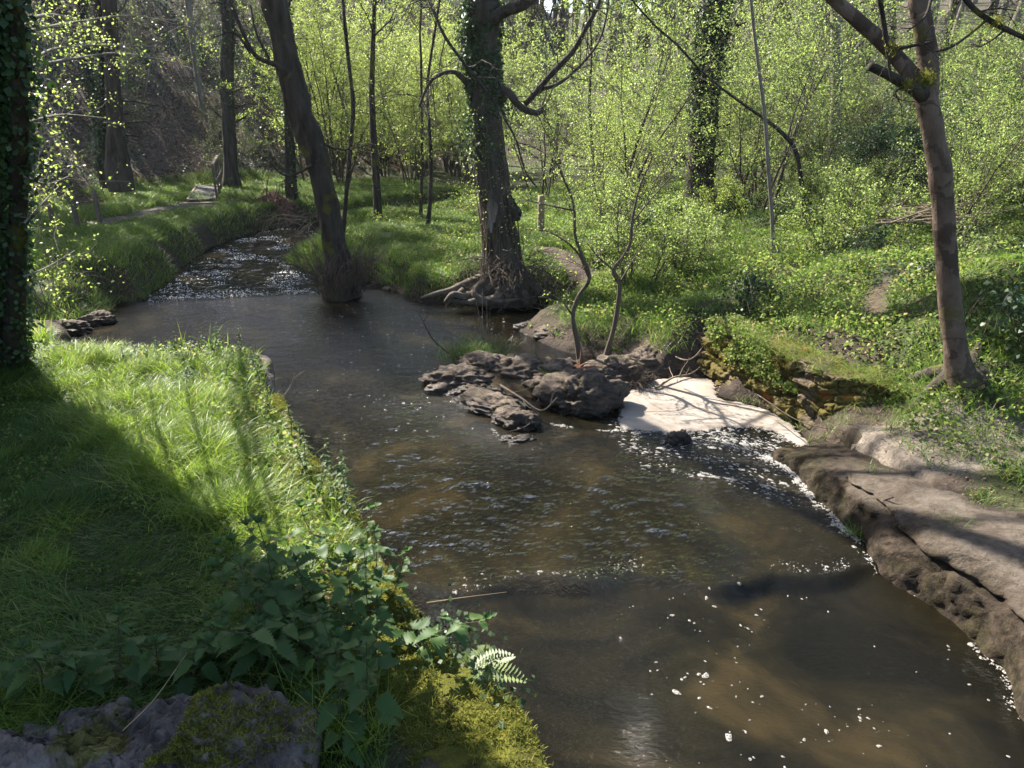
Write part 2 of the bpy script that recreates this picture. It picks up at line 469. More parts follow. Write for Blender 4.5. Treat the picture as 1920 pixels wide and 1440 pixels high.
def water_mat():
    m, t, out = nodes('brown_water')
    pos = position(t)
    dep = t.nodes.new('ShaderNodeAttribute'); dep.attribute_name = 'depth'
    tur = t.nodes.new('ShaderNodeAttribute'); tur.attribute_name = 'turbulence'
    mp = t.nodes.new('ShaderNodeMapping'); mp.inputs['Rotation'].default_value = (0, 0, 0.45); mp.inputs['Scale'].default_value = (1.0, 1.7, 1); t.links.new(pos, mp.inputs[0])
    n1 = noise(t, mp.outputs[0], 8.5, 4, 0.6, 1.2); n2 = noise(t, mp.outputs[0], 24, 3, 0.6, 0.8); n0 = noise(t, pos, 0.7, 4, 0.6, 1.0)
    hgt = mathn(t, 'ADD', mathn(t, 'MULTIPLY', n1, 0.62), mathn(t, 'MULTIPLY', n2, 0.38))
    b = t.nodes.new('ShaderNodeBump'); b.inputs['Distance'].default_value = 0.26
    t.links.new(hgt, b.inputs['Height']); t.links.new(tur.outputs['Fac'], b.inputs['Strength'])
    fr = t.nodes.new('ShaderNodeFresnel'); fr.inputs['IOR'].default_value = 1.33; t.links.new(b.outputs[0], fr.inputs['Normal'])
    gl = t.nodes.new('ShaderNodeBsdfGlossy'); gl.inputs['Roughness'].default_value = 0.025; t.links.new(b.outputs[0], gl.inputs['Normal'])
    body = t.nodes.new('ShaderNodeBsdfDiffuse')
    t.links.new(ramp(t, n0, [(0.38, (0.0042, 0.0038, 0.0021)), (0.55, (0.0095, 0.008, 0.0038)), (0.73, (0.03, 0.0215, 0.009))]), body.inputs['Color'])
    tr = t.nodes.new('ShaderNodeBsdfTransparent'); tr.inputs['Color'].default_value = (0.40, 0.24, 0.10, 1)
    m1 = t.nodes.new('ShaderNodeMixShader'); t.links.new(dep.outputs['Fac'], m1.inputs[0]); t.links.new(tr.outputs[0], m1.inputs[1]); t.links.new(body.outputs[0], m1.inputs[2])
    m2 = t.nodes.new('ShaderNodeMixShader'); t.links.new(fr.outputs[0], m2.inputs[0]); t.links.new(m1.outputs[0], m2.inputs[1]); t.links.new(gl.outputs[0], m2.inputs[2])
    t.links.new(m2.outputs[0], out.inputs[0])
    return m
M['water'] = water_mat()
def _foam(t):
    pos = position(t)
    n1 = noise(t, pos, 3, 4, 0.6, 0.8); n3 = noise(t, pos, 80, 3)
    col = ramp(t, n1, [(0.35, (0.215, 0.178, 0.142)), (0.65, (0.275, 0.242, 0.208))])
    return col, bump(t, n3, 0.3, 0.01), None
M['foam'] = rough_mat('cream_foam', _foam, 0.8, 0.2)
_t = M['foam'].node_tree; _o = _t.nodes['Material Output']; _p = _t.nodes['Principled BSDF']
_a = _t.nodes.new('ShaderNodeAttribute'); _a.attribute_name = 'rim'
_f = mathn(_t, 'ADD', mathn(_t, 'MULTIPLY', _a.outputs['Fac'], 1.1), mathn(_t, 'MULTIPLY', noise(_t, position(_t), 22, 4, .7), 0.9))
_x = _t.nodes.new('ShaderNodeMixShader'); _tr = _t.nodes.new('ShaderNodeBsdfTransparent')
_t.links.new(ramp(_t, _f, [(.42, (0, 0, 0)), (.62, (1, 1, 1))]), _x.inputs[0]); _t.links.new(_tr.outputs[0], _x.inputs[1]); _t.links.new(_p.outputs[0], _x.inputs[2]); _t.links.new(_x.outputs[0], _o.inputs[0])
def _fleck(t):
    pos = position(t)
    return ramp(t, noise(t, pos, 30, 2), [(0.3, (0.26, 0.24, 0.215)), (0.7, (0.40, 0.385, 0.36))]), None, None
M['fleck'] = rough_mat('foam_fleck', _fleck, 0.7, 0.2)
_t = M['fleck'].node_tree; _o = _t.nodes['Material Output']; _p = _t.nodes['Principled BSDF']
_x = _t.nodes.new('ShaderNodeMixShader'); _tr = _t.nodes.new('ShaderNodeBsdfTransparent')
_t.links.new(ramp(_t, noise(_t, position(_t), 90, 3, .7), [(.35, (0.1,) * 3), (.6, (.85,) * 3)]), _x.inputs[0]); _t.links.new(_tr.outputs[0], _x.inputs[1]); _t.links.new(_p.outputs[0], _x.inputs[2]); _t.links.new(_x.outputs[0], _o.inputs[0])

# ------------------------------------------------------------------ the lie of the land
wall_px = [(1010, 1440), (965, 1340), (880, 1260), (800, 1190), (735, 1100), (690, 1020), (640, 930), (590, 870), (545, 800), (518, 740), (505, 690), (492, 658)]
WALL = [np.array((0.95, -1.0, 1.0)), np.array((0.5, 1.6, 1.0))] + [P(x, y, 1.0) for x, y in wall_px] + [np.array((-4.2, 10.1, 1.0)), np.array((-5.2, 10.2, 1.0)), np.array((-6.6, 10.3, 1.0))]
WALL = np.array(WALL)
def wp(lst): return [tuple(P(x, y, z)[:2]) for x, y, z in lst]
LEDGE_FOOT = [(1465, 845), (1540, 905), (1620, 985), (1700, 1060), (1800, 1132), (1920, 1240), (2060, 1390)]
WPOLY = ([tuple(p[:2]) for p in WALL] + [(-6.9, 11.6), (-8.2, 13.3), (-9.2, 14.2), (-8.9, 15.0), (-8.7, 15.7), (-8.95, 16.5)]
         + wp([(270, 566, 0), (330, 520, .1), (400, 475, .2), (480, 442, .3), (540, 427, .35), (600, 417, .38)]) + [(-3.0, 30.5), (-1.0, 33), (0.5, 33), (-1.5, 29.5)]
         + wp([(615, 432, .35), (565, 455, .3), (520, 488, .2), (570, 503, .15), (596, 520, .1), (598, 548, 0), (640, 547, 0), (680, 531, 0), (745, 546, 0), (757, 562, 0), (800, 568, 0),
               (870, 571, 0), (960, 573, 0), (1060, 576, 0), (1045, 595, 0), (980, 606, 0), (972, 622, 0), (1010, 642, 0), (1060, 662, 0), (1110, 668, 0), (1170, 680, 0), (1198, 700, 0), (1202, 718, 0),
               (1270, 712, 0), (1330, 712, 0), (1350, 745, 0), (1400, 757, 0), (1450, 772, 0), (1490, 795, 0), (1512, 836, 0)])
         + wp([(x, y, 0) for x, y in LEDGE_FOOT]) + [(4.75, 2.6), (5.4, -1.0)])
WPOLY = np.array(WPOLY)
def seg_dist(p, a, b):
    ab = b - a
    t = np.clip(((p - a) @ ab) / (ab @ ab + 1e-12), 0, 1)
    return np.hypot(*(p - a - t[:, None] * ab).T)
def inside(p, poly):
    x, y = p[:, 0], p[:, 1]; r = np.zeros(len(p), bool)
    j = len(poly) - 1
    for i in range(len(poly)):
        xi, yi = poly[i]; xj, yj = poly[j]
        c = ((yi > y) != (yj > y)) & (x < (xj - xi) * (y - yi) / (yj - yi + 1e-12) + xi)
        r ^= c; j = i
    return r
def poly_dist(p, poly, closed=True):
    d = np.full(len(p), 1e9)
    k = len(poly)
    for i in range(k if closed else k - 1):
        d = np.minimum(d, seg_dist(p, poly[i], poly[(i + 1) % k]))
    return d
def sdist(p):
    d = poly_dist(p, WPOLY)
    return np.where(inside(p, WPOLY), -d, d)
CTRL = []
for px, py, z, wd in [(50, 700, 1.0, .04), (300, 900, 1.0, .04), (600, 900, 1.0, .04), (300, 1200, 1.0, .04), (480, 680, .98, .04), (100, 660, .95, .06), (800, 1280, 1.0, .04), (20, 1000, 1.0, .04),
                      (620, 1100, 1.0, .04), (550, 780, 1.0, .04),
                      (20, 640, .9, .3), (90, 560, .55, 1.2), (160, 560, .6, 1.2), (60, 470, 1.0, 1.0), (250, 430, 1.0, .7), (250, 500, .9, .7), (400, 390, 1.05, .7), (390, 378, 1.2, .8), (470, 400, 1.0, .7), (100, 430, 1.05, 1),
                      (540, 395, 1.0, .6), (600, 500, .5, .5), (560, 470, .2, .8), (640, 520, .62, .2), (600, 515, .4, .3), (700, 440, .8, .8), (720, 500, .6, .5), (820, 540, .35, .4), (900, 500, .75, .6), (940, 530, .6, .5), (1050, 470, .9, .7), (1060, 540, .55, .7),
                      (1200, 500, .8, .8), (1200, 590, .55, .7), (1020, 610, .25, .5), (1130, 640, .3, .4), (1330, 560, 1.1, 1.2), (1320, 650, .42, .5), (1430, 720, .38, .5), (1560, 790, .40, .5), (1800, 700, 1.1, 1), (1806, 724, 1.06, .8), (1650, 800, .45, .5),
                      (1900, 770, .75, .6), (1900, 600, 1.7, 1), (1700, 500, 1.7, 1), (1500, 600, 1.25, 1), (1600, 400, 1.7, 1), (1900, 450, 2.6, 1), (1640, 850, .42, .25), (1850, 850, .5, .3), (1900, 950, .5, .3),
                      (800, 390, .8, .8), (1000, 380, .9, .8), (1300, 420, 1.0, .8)]:
    q = P(px, py, z); CTRL.append((q[0], q[1], z, wd))
CTRL += [(-10, 3, 1.0, .04), (-3, -2, 1.0, .04), (7, 2, .7, .4), (7, -2, .7, .4), (-14, 10, 1.1, .5), (14, 8, 2.6, 1), (9, 6, 1.8, .6), (9, 10, 2.1, 1), (-3, 34, .9, .6), (6, 34, 1.2, 1)]
CTRL = np.array(CTRL)
ISL = np.array(wp([(845, 705, 0), (950, 725, 0), (1080, 740, 0), (1170, 700, 0), (1230, 685, 0)]))
TOE = np.array([(-40.0, 10.0), (-15.5, 18.0), (-13.2, 24.0), (-13.6, 30.0), (-10.5, 35.0), (-5, 40), (2, 46), (12, 48), (60, 52)])
LFW = np.array(wp([(x, y, 0) for x, y in LEDGE_FOOT]) + [(4.75, 2.6), (5.4, -1.0)])
def hill_side(p):
    d = poly_dist(p, TOE, False)
    poly = np.vstack([TOE, [(60, 900), (-900, 900), (-900, 10)]])
    return np.where(inside(p, poly), d, 0.0)
def bank(p):
    num = np.zeros((len(p), 2)); den = np.zeros(len(p))
    for x, y, z, wd in CTRL:
        wt = 1.0 / ((p[:, 0] - x) ** 2 + (p[:, 1] - y) ** 2 + 0.25) ** 1.6
        num += wt[:, None] * np.array((z, wd)); den += wt
    return (num / den[:, None]).T
def land(p, rough=True):
    p = np.asarray(p, float)[:, :2]
    sd = sdist(p)
    zt, wd = bank(p)
    z = np.where(sd > 0, zt * sstep(sd / np.maximum(wd, .02), 0.0, 1.0) + 0.03 * np.clip(sd, 0, 1), -0.06 - 0.55 * sstep(-sd / 1.6))
    dI = poly_dist(p, ISL, False)
    z = np.where(sd < 0.3, np.maximum(z, -0.45 + 0.62 * np.exp(-(dI / 0.60) ** 2)), z)
    dL = poly_dist(p, LFW, False)
    z = np.where((p[:, 0] > 2.5) & (p[:, 1] < 9.3) & (sd > -.3) & (dL < .85), np.minimum(z, -0.5 + 1.05 * sstep(dL, .25, .65) + 3.0 * sstep(dL, .6, .9)), z)
    z = np.where((p[:, 0] > 1.8) & (p[:, 1] < 8.6) & (sd < 0), np.minimum(z, -.45 * sstep(p[:, 0], 1.8, 2.8)), z)
    hs = hill_side(p)
    steep = np.where(p[:, 0] < -6, 0.97, 0.97 - 0.63 * sstep(p[:, 0], -6, 6))
    rise = steep * (hs - 2.0 * (1 - np.exp(-hs / 2.0)))
    z = z + 26 * (1 - np.exp(-rise / 26))
    rs = np.maximum(p[:, 0] - 9 - 0.10 * p[:, 1], 0)
    z = z + 10 * (1 - np.exp(-0.30 * rs / 10))
    if rough:
        am = 0.05 * sstep(sd, 0.0, 0.8) * (1 + 2 * sstep(hs, 2, 12))
        z = z + am * fbm(p * 0.9, 4) * 2 + 0.02 * sstep(sd, -0.1, 0.3) * fbm(p * 5, 3)
    return z
def land1(x, y): return float(land(np.array([[x, y]]))[0])
def wlevel(p):
    """height of the water: a still pool, a riffle that climbs upstream, a small step at the front"""
    yr = p[:, 1] - (16.75 + 0.235 * (p[:, 0] + 8.5))
    up = np.where(p[:, 0] < 1, 0.34 * sstep(yr, -0.1, 7.5) + 0.05 * sstep(yr, -0.15, 0.25), 0)
    yl = p[:, 1] - (5.95 + 0.10 * np.sin(p[:, 0] * 2.1) + 0.07 * np.sin(p[:, 0] * 5.3 + 1) + 0.05 * p[:, 0])
    return up - 0.13 * (1 - sstep(yl, -0.20, 0.03)) * (0.72 + 0.28 * np.sin(p[:, 0] * 3.1))
def axis(a, b, step, lo, hi, grow=1.06):
    m = list(np.arange(a, b + 1e-6, step)); s = step; x = m[-1]
    while x < hi: s *= grow; x += s; m.append(x)
    s = step; x = m[0]
    while x > lo: s *= grow; x -= s; m.insert(0, x)
    return np.array(m)
def grid(xs, ys):
    X, Y = np.meshgrid(xs, ys)
    p = np.column_stack([X.ravel(), Y.ravel()])
    nx, ny = len(xs), len(ys)
    i = np.arange(ny - 1)[:, None] * nx + np.arange(nx - 1)[None, :]
    q = np.stack([i, i + 1, i + nx + 1, i + nx], -1).reshape(-1, 4)
    return p, q
# ground
gp, gq = grid(axis(-12, 8, 0.085, -110, 110), axis(2.0, 27, 0.085, -25, 150))
gz = land(gp)
gsd = sdist(gp); ghs = hill_side(gp)
SOIL = np.tile(np.array((0.055, 0.042, 0.028)), (len(gp), 1))
def paint(mask, col):
    global SOIL
    mk = np.clip(mask, 0, 1)[:, None]
    SOIL = SOIL * (1 - mk) + np.array(col) * mk
nz = fbm(gp * 0.8, 4)
paint(sstep(gsd, 0.3, 1.0) * (ghs < 1), (0.05, 0.06, 0.02))
paint(sstep(ghs, 0.5, 3) * 1.0, (0.085, 0.065, 0.05))
paint(sstep(ghs, 3, 8) * sstep(nz, -0.1, 0.35) * 0.85, (0.04, 0.055, 0.028))
paint(((gp[:, 0] > 0.2) & (gp[:, 1] < 14) & (gp[:, 1] > 4)).astype(float) * sstep(1.3 - gsd, 0, 0.5) * (gsd > -0.3), (0.055, 0.041, 0.031))
SAND = np.array([P(x, y, .45)[:2] for x, y in [(1525, 838), (1600, 822), (1750, 815), (1880, 838), (1990, 880), (1900, 905), (1760, 900), (1640, 905), (1575, 880)]])
paint(sstep(np.where(inside(gp, SAND), 0.25, 0.25 - poly_dist(gp, SAND)) + 0.15 * nz, 0, 0.25), (0.20, 0.166, 0.132))
paint(((gsd < 0.12) & (gsd > -0.1)).astype(float), (0.03, 0.022, 0.016))
paint((gsd <= -0.1).astype(float), (0.10, 0.070, 0.036))
PATH1 = np.array([P(-60, 440, 1.05)[:2], P(100, 432, 1.05)[:2], P(230, 408, 1.05)[:2], P(320, 392, 1.1)[:2], P(382, 382, 1.2)[:2]])
paint(sstep(1.0 - poly_dist(gp, PATH1, False) / 0.75), (0.10, 0.08, 0.07))
PATH2 = np.array([P(1010, 462, .9)[:2], P(1060, 480, .9)[:2], P(1110, 505, .85)[:2], P(1190, 480, .9)[:2]])
paint(sstep(1.0 - poly_dist(gp, PATH2, False) / 0.42), (0.085, 0.06, 0.047))
PATH3 = np.array([P(1690, 505, 1.7)[:2], P(1640, 545, 1.5)[:2], P(1640, 580, 1.4)[:2]])
paint(sstep(1.0 - poly_dist(gp, PATH3, False) / 0.28), (0.08, 0.058, 0.04))
g = MB(); g.add(np.column_stack([gp, gz]), gq)
o = g.build('ground', M['ground'], attrs={'soil': ('FLOAT_COLOR', np.column_stack([SOIL, np.ones(len(SOIL))]))})
tag(o, kind='structure')
def on_path(p):
    return (poly_dist(p, PATH1, False) < 0.55) | (poly_dist(p, PATH2, False) < 0.32) | (poly_dist(p, PATH3, False) < 0.18)

# water
def waves(p):
    yr = p[:, 1] - (16.75 + 0.235 * (p[:, 0] + 8.5))
    rif = sstep(yr, -0.35, 0.15) * (p[:, 0] < 0)
    run = np.exp(-((p[:, 1] - 7.2) / 1.6) ** 2) * sstep(p[:, 0], -3, -0.6) * (1 - 0.75 * sstep(p[:, 0], 1.6, 3.0)) * (p[:, 1] > 5.9)
    run2 = np.exp(-(((p[:, 1] - 9.6) / 1.6) ** 2)) * (1 - sstep(p[:, 0], -1.4, 0.4)) * 0.6
    fl = np.column_stack([p[:, 0] * 0.9 + p[:, 1] * 0.35, p[:, 1] * 1.5])
    n1 = fbm(fl * 2.6, 4, 0.6); n2 = fbm(fl * 7 + 31, 3, 0.6)
    amp = 0.005 + 0.026 * rif + 0.026 * run + 0.018 * run2 - 0.003 * (p[:, 1] < 5.8)
    yl = p[:, 1] - (5.95 + 0.10 * np.sin(p[:, 0] * 2.1) + 0.07 * np.sin(p[:, 0] * 5.3 + 1) + 0.05 * p[:, 0])
    lip = np.exp(-(yl / 0.10) ** 2) * (0.012 + 0.03 * fbm(np.column_stack([p[:, 0] * 1.6, p[:, 0] * 0]), 2)) * (p[:, 0] > -2) * (p[:, 0] < 3.6)
    return amp * (n1 * 1.3 + n2 * 0.7) + lip, np.clip(0.24 + 0.5 * rif + 0.5 * run + 0.36 * run2 + 0.06 * (p[:, 1] < 5.9), 0, 1)
def water_z(p):
    return wlevel(p) + waves(p)[0]
wpnt, wq = grid(np.concatenate([np.arange(-10.5, -4, 0.05), np.arange(-4, 5.6, 0.03)]), np.concatenate([np.arange(-1, 2.4, 0.1), np.arange(2.4, 13, 0.03), np.arange(13, 33.6, 0.06)]))
wsd = sdist(wpnt)
keep = wsd < 0.25
kq = keep[wq].all(1); wq = wq[kq]
used = np.unique(wq); remap = np.zeros(len(wpnt), np.int64); remap[used] = np.arange(len(used))
wpnt = wpnt[used]; wq = remap[wq]
wv, wt = waves(wpnt); wz = wlevel(wpnt) + wv
depth = sstep(wz - land(wpnt), 0.02, 0.34) * 0.75 + 0.25
wm = MB(); wm.add(np.column_stack([wpnt, wz]), wq)
o = wm.build('water', M['water'], attrs={'depth': ('FLOAT', depth), 'turbulence': ('FLOAT', wt)})
tag(o, kind='structure')

# ------------------------------------------------------------------ masonry, rocks, foam
def rock_mesh(sx, sy, sz, seed, sub=4, rough=0.32, layers=0.35):
    import bmesh
    bm = bmesh.new(); bmesh.ops.create_icosphere(bm, subdivisions=sub, radius=1)
    v = np.array([x.co[:] for x in bm.verts]); f = np.array([[x.index for x in fc.verts] for fc in bm.faces]); bm.free()
    q = v * 1.1 + seed * 7.3
    r = 1 + rough * fbm(q, 5, 0.55) * 1.6
    rid = 1 - np.abs(fbm(q * np.array((1.2, 1.2, 3.0)) + 40, 4, 0.55)) * 2.2
    r += layers * 0.4 * rid - 0.1
    st = np.floor(v[:, 2] * 3 + fbm(q * 1.5, 2) * 1.5)
    r += layers * 0.16 * (_hash(st.astype(np.int64), st.astype(np.int64) * 0 + int(seed * 10), st.astype(np.int64) * 0) - 0.5)
    r += 0.20 * (1 - np.abs(fbm(q * np.array((2.6, 2.6, 5)) + 9, 5, 0.62)) * 2.5) - 0.10 + 0.07 * fbm(q * 10, 4, .65)
    v = v * r[:, None] * np.array((sx, sy, sz))
    v[:, 2] = np.where(v[:, 2] < -0.5 * sz, -0.5 * sz, v[:, 2])
    return v, f
def rot2(v, a):
    c, s = math.cos(a), math.sin(a)
    return np.column_stack([v[:, 0] * c - v[:, 1] * s, v[:, 0] * s + v[:, 1] * c, v[:, 2]])
def boulder(x, y, z, size, rz, seed, label, mat='rock', group=None, name='boulder', sub=5, **k):
    v, f = rock_mesh(*size, seed, sub, **k)
    B = MB(); B.add(rot2(v, rz), t=f)
    o = B.build(name, M[mat], smooth=True)
    o.location = (x, y, z)
    return tag(o, label, 'rock', group)
def pb(px, py, z): return P(px, py, z)
isl = 'rocks of the small island in the stream'
RK = [((866, 716), 0.02, (0.66, 0.48, 0.26), 0.25, 1.1, 'broad grey island rock sloping into the water at its upstream tip'),
      ((915, 694), 0.06, (0.46, 0.34, 0.26), -0.3, 2.3, 'dark layered rock under the rush tuft on the island'),
      ((988, 702), 0.08, (0.62, 0.48, 0.28), -0.15, 3.7, 'pale flat topped rock in the middle of the island'),
      ((925, 765), -0.02, (0.66, 0.34, 0.23), -0.55, 4.2, 'narrow craggy rock ridge along the front of the island'),
      ((968, 793), -0.02, (0.34, 0.26, 0.22), -0.7, 5.5, 'jagged rock at the front tip of the island ridge'),
      ((1095, 752), 0.08, (0.60, 0.50, 0.42), 0.2, 6.1, 'large dark mossy block beside the cream foam'),
      ((1060, 712), 0.12, (0.46, 0.42, 0.26), 0.6, 7.9, 'brown rock at the foot of the left island sapling'),
      ((1165, 702), 0.10, (0.46, 0.36, 0.27), 0.1, 8.4, 'rounded rock between the saplings and the foam'),
      ((1228, 674), 0.10, (0.42, 0.32, 0.28), 0.4, 9.3, 'upright rock linking the island to the bank'),
      ((830, 712), -0.03, (0.34, 0.24, 0.16), 0.4, 17.2, 'low dark rock at the upstream tip of the island'),
      ((895, 738), -0.02, (0.46, 0.26, 0.20), -0.3, 18.9, 'brown broken rock between the broad rock and the front ridge of the island'),
      ((1030, 735), 0.0, (0.44, 0.34, 0.22), -0.4, 19.3, 'muddy brown rock in the hollow behind the front ridge'),
      ((1130, 712), 0.06, (0.42, 0.34, 0.26), 0.2, 21.4, 'rough brown rock carrying the right island sapling'),
      ((1262, 668), 0.08, (0.50, 0.34, 0.26), 0.2, 22.8, 'earthy brown rock where the island meets the muddy bank'),
      ((1195, 692), 0.03, (0.40, 0.30, 0.24), -0.2, 23.6, 'dark broken rock above the corner of the foam'),
      ((965, 822), -0.05, (0.28, 0.17, 0.10), 0.0, 10.7, 'low wet dark rock awash below the island ridge'),
      ((1275, 826), -0.02, (0.18, 0.13, 0.13), 0.2, 11.2, 'small wet rock standing alone at the foam edge'),
      ((1070, 628), 0.0, (0.85, 0.46, 0.20), -0.2, 12.8, 'long dark mud covered rock across the inlet from the island'),
      ((990, 614), -0.02, (0.26, 0.2, 0.12), 0.2, 13.4, 'small wet rock at the mouth of the inlet'),
      ((182, 604), 0.02, (0.42, 0.24, 0.19), 0.3, 14.2, 'dark hump of rock lying in the brown cove'),
      ((118, 618), 0.05, (0.60, 0.34, 0.16), -0.1, 15.6, 'pale streaked rock shelf at the cove shore'),
      ((672, 528), 0.06, (0.22, 0.16, 0.14), 0.3, 16.1, 'angular grey stone at the foot of the leaning tree bank')]
for (px, py), z, size, rz, sd_, lab in RK:
    q = pb(px, py, max(z, 0))
    boulder(q[0], q[1], z, size, rz, sd_, lab, group=isl if 'island' in lab or 'sapling' in lab else None)
for i, (px, py) in enumerate([(700, 533), (725, 540), (655, 541), (860, 560), (905, 563), (1040, 566), (1250, 640), (1290, 690), (1400, 740)]):
    q = pb(px, py, 0.02)
    boulder(q[0], q[1], 0.0, rng.uniform(0.07, 0.16, 3) * np.array((1.2, 1, 0.7)), rng.uniform(0, 3), 20 + i * 1.7, 'small wet stone lying along the muddy waterline', group='small stones along the waterline', name='stone', sub=3)

# left quay wall of stone, its top covered with moss
def offset(poly, d):
    t = np.gradient(poly[:, :2], axis=0); t /= np.linalg.norm(t, axis=1)[:, None]
    return poly[:, :2] + np.column_stack([-t[:, 1], t[:, 0]]) * d
wl = smooth_path(WALL, 220)
wall_t = thing('stone_quay_wall', (wl[40][0], wl[40][1], 0), 'low stone quay wall under yellow moss between the lawn and the stream', 'wall')
B = MB()
prof = [(0.02, -0.6), (0.0, -0.2), (0.02, 0.15), (-0.01, 0.45), (0.02, 0.7), (0.0, 0.86), (-0.03, 0.91), (-0.09, 0.945), (-0.20, 0.95), (-0.34, 0.95), (-0.48, 0.94), (-0.55, 0.85)]
vv = []
for d, z in prof:
    xy = offset(wl, -d); vv.append(np.column_stack([xy, np.full(len(xy), z)]))
vv = np.stack(vv, 1); n_, m_ = vv.shape[:2]
pp = vv.reshape(-1, 3); pp = pp + (fbm(pp * 3.5, 4) * 0.07)[:, None] * np.array((1, 1, 0.5))
i = np.arange(n_ - 1)[:, None] * m_ + np.arange(m_ - 1)[None, :]
B.add(pp, np.stack([i, i + 1, i + m_ + 1, i + m_], -1).reshape(-1, 4))
B.build('masonry', M['slab'], wall_t, loc=wall_t.location)
def moss_strip(path, w0, w1, z0, n, m, amp):
    sp_ = smooth_path(path, n)
    rows = []
    for s in np.linspace(w0, w1, m):
        xy = offset(sp_, s); rows.append(np.column_stack([xy, np.full(len(xy), z0)]))
    v = np.stack(rows, 1).reshape(-1, 3)
    e = np.tile(np.sin(np.linspace(0, math.pi, m)) ** 0.4, n)
    v[:, 2] += e * (0.03 + amp * (fbm(v * 3.0, 3) + 0.25 + 0.6 * fbm(v * 14, 3))) - 0.05 * (1 - e)
    i = np.arange(n - 1)[:, None] * m + np.arange(m - 1)[None, :]
    return v, np.stack([i, i + 1, i + m + 1, i + m], -1).reshape(-1, 4)
mv, mq = moss_strip(WALL[:12], -0.06, 0.66, 1.0, 260, 40, 0.055)
B = MB(); B.add(mv, mq)
moss_o = B.build('moss', M['moss'], wall_t, loc=wall_t.location)
B = MB()
k = rng.choice(len(mv), 75000); p = mv[k] + rng.normal(0, 0.012, (75000, 3)) * np.array((1, 1, 0.3))
p = p[fbm(p * 3.1, 3) > -0.38]
blades(B, p - np.array((0, 0, 0.006)), rng.uniform(0.015, 0.04, len(p)), 0.007, 0.5, 0.4)
o = B.build('moss_tufts', M['moss_tuft'], wall_t, loc=wall_t.location); o['kind'] = 'stuff'

# stone slabs at the foot of the bridge, lower left of the view
def slab(outline, z0, h, label, seed):
    ol = np.array([P(x, y, z0)[:2] for x, y in outline])
    c = ol.mean(0); n = 70
    dd = np.concatenate([[0], np.cumsum(np.hypot(*np.diff(np.vstack([ol, ol[:1]]), axis=0).T))])
    per = np.linspace(0, dd[-1], 161)[:-1]
    bx = np.column_stack([np.interp(per, dd, np.append(ol[:, 0], ol[0, 0])), np.interp(per, dd, np.append(ol[:, 1], ol[0, 1]))])
    rows = [np.column_stack([c + (bx - c) * s, np.full(160, z0)]) for s in np.linspace(0.03, 1, n)]
    rows += [np.column_stack([c + (bx - c) * 1.01, np.full(160, z0 - h * t)]) for t in (0.15, 0.4, 0.7, 1.0)]
    v = np.stack(rows, 0); k = v.shape[0]
    v = v.reshape(-1, 3)
    a = fbm(v * 2.6 + seed, 5, 0.55); st = np.round(a * 5) / 5
    edge = np.repeat(np.concatenate([np.linspace(0, 1, n) ** 6, np.ones(4)]), 160)
    st2 = np.round(fbm(v * 6 + seed, 4, .6) * 4) / 4
    v[:, 2] += 0.05 * a + 0.14 * st + 0.05 * st2 - edge * 0.05 + 0.03 * fbm(v * 16, 4, .65) + 0.05 * (1 - np.abs(fbm(v * 4.5 + 7, 4)) * 3)
    v[:, :2] += (0.06 * fbm(v * 4 + 9, 3))[:, None] * edge[:, None]
    i = np.arange(k - 1)[:, None] * 160; j = np.arange(160)[None, :]; j2 = (j + 1) % 160
    q = np.stack([i + j, i + j2, i + 160 + j2, i + 160 + j], -1).reshape(-1, 4)
    B = MB(); B.add(v, q); B.add(np.array([[*c, z0 + 0.07 * a[0] + 0.10 * st[0]]]))
    o = B.build('stone_slab', M['slab'], loc=np.array((*c, z0)))
    g_ = v[rng.choice(len(v) - 640, 60000)]; g_ = g_[(fbm(g_ * 2.0 + 3, 4, .6) + 0.55 * sstep(g_[:, 0], c[0], c[0] + .7) > .36)]
    if len(g_):
        B = MB(); blades(B, g_ - np.array((*c, z0)) + rng.normal(0, .006, g_.shape) * np.array((1, 1, .2)) - np.array((0, 0, .004)), rng.uniform(.012, .03, len(g_)), .007, .5, .4)
        mo = B.build('moss', M['moss_tuft'], o); mo['kind'] = 'stuff'
    return tag(o, label, 'stone slab')
slab([(-60, 1400), (60, 1385), (180, 1372), (290, 1300), (430, 1285), (520, 1318), (585, 1340), (600, 1420), (590, 1600), (200, 1700), (-120, 1700), (-140, 1500)], 1.26, 0.45, 'big weathered grey stone slab with moss and a rusty groove', 3.0)
slab([(60, 1345), (150, 1318), (260, 1296), (380, 1290), (400, 1330), (300, 1350), (160, 1390), (40, 1400)], 1.16, 0.3, 'flat grey stone wedged behind the big slab under the nettles', 8.0)

# right bank: the ledge beside the water
lf = np.array([P(x, y, 0.0) for x, y in LEDGE_FOOT] + [np.array((5.0, 1.5, 0)), np.array((5.4, -1.0, 0))])
lt_px = [(1490, 842, .16), (1575, 888, .34), (1665, 925, .46), (1745, 975, .52), (1835, 1020, .55), (1960, 1085, .56), (2110, 1180, .56)]
lt = np.array([P(*a) for a in lt_px] + [np.array((5.5, 1.6, .56)), np.array((5.9, -1, .56))])
lf = lf - np.array((0.20, 0.11, 0)); lf_s = smooth_path(lf, 200); lt_s = smooth_path(lt, 200)
rows = []
for t in np.linspace(0, 1, 26):
    a = lf_s + (lt_s - lf_s) * np.array((1, 1, 0)) * (t ** 2.0)
    a[:, 2] = -0.25 + (lt_s[:, 2] + 0.25) * (1 - (1 - t) ** 2.1); rows.append(a)
dirn = (lt_s - lf_s) * np.array((1, 1, 0)); dirn = np.tile(np.array((0.8, 0.55, 0)), (200, 1)) 
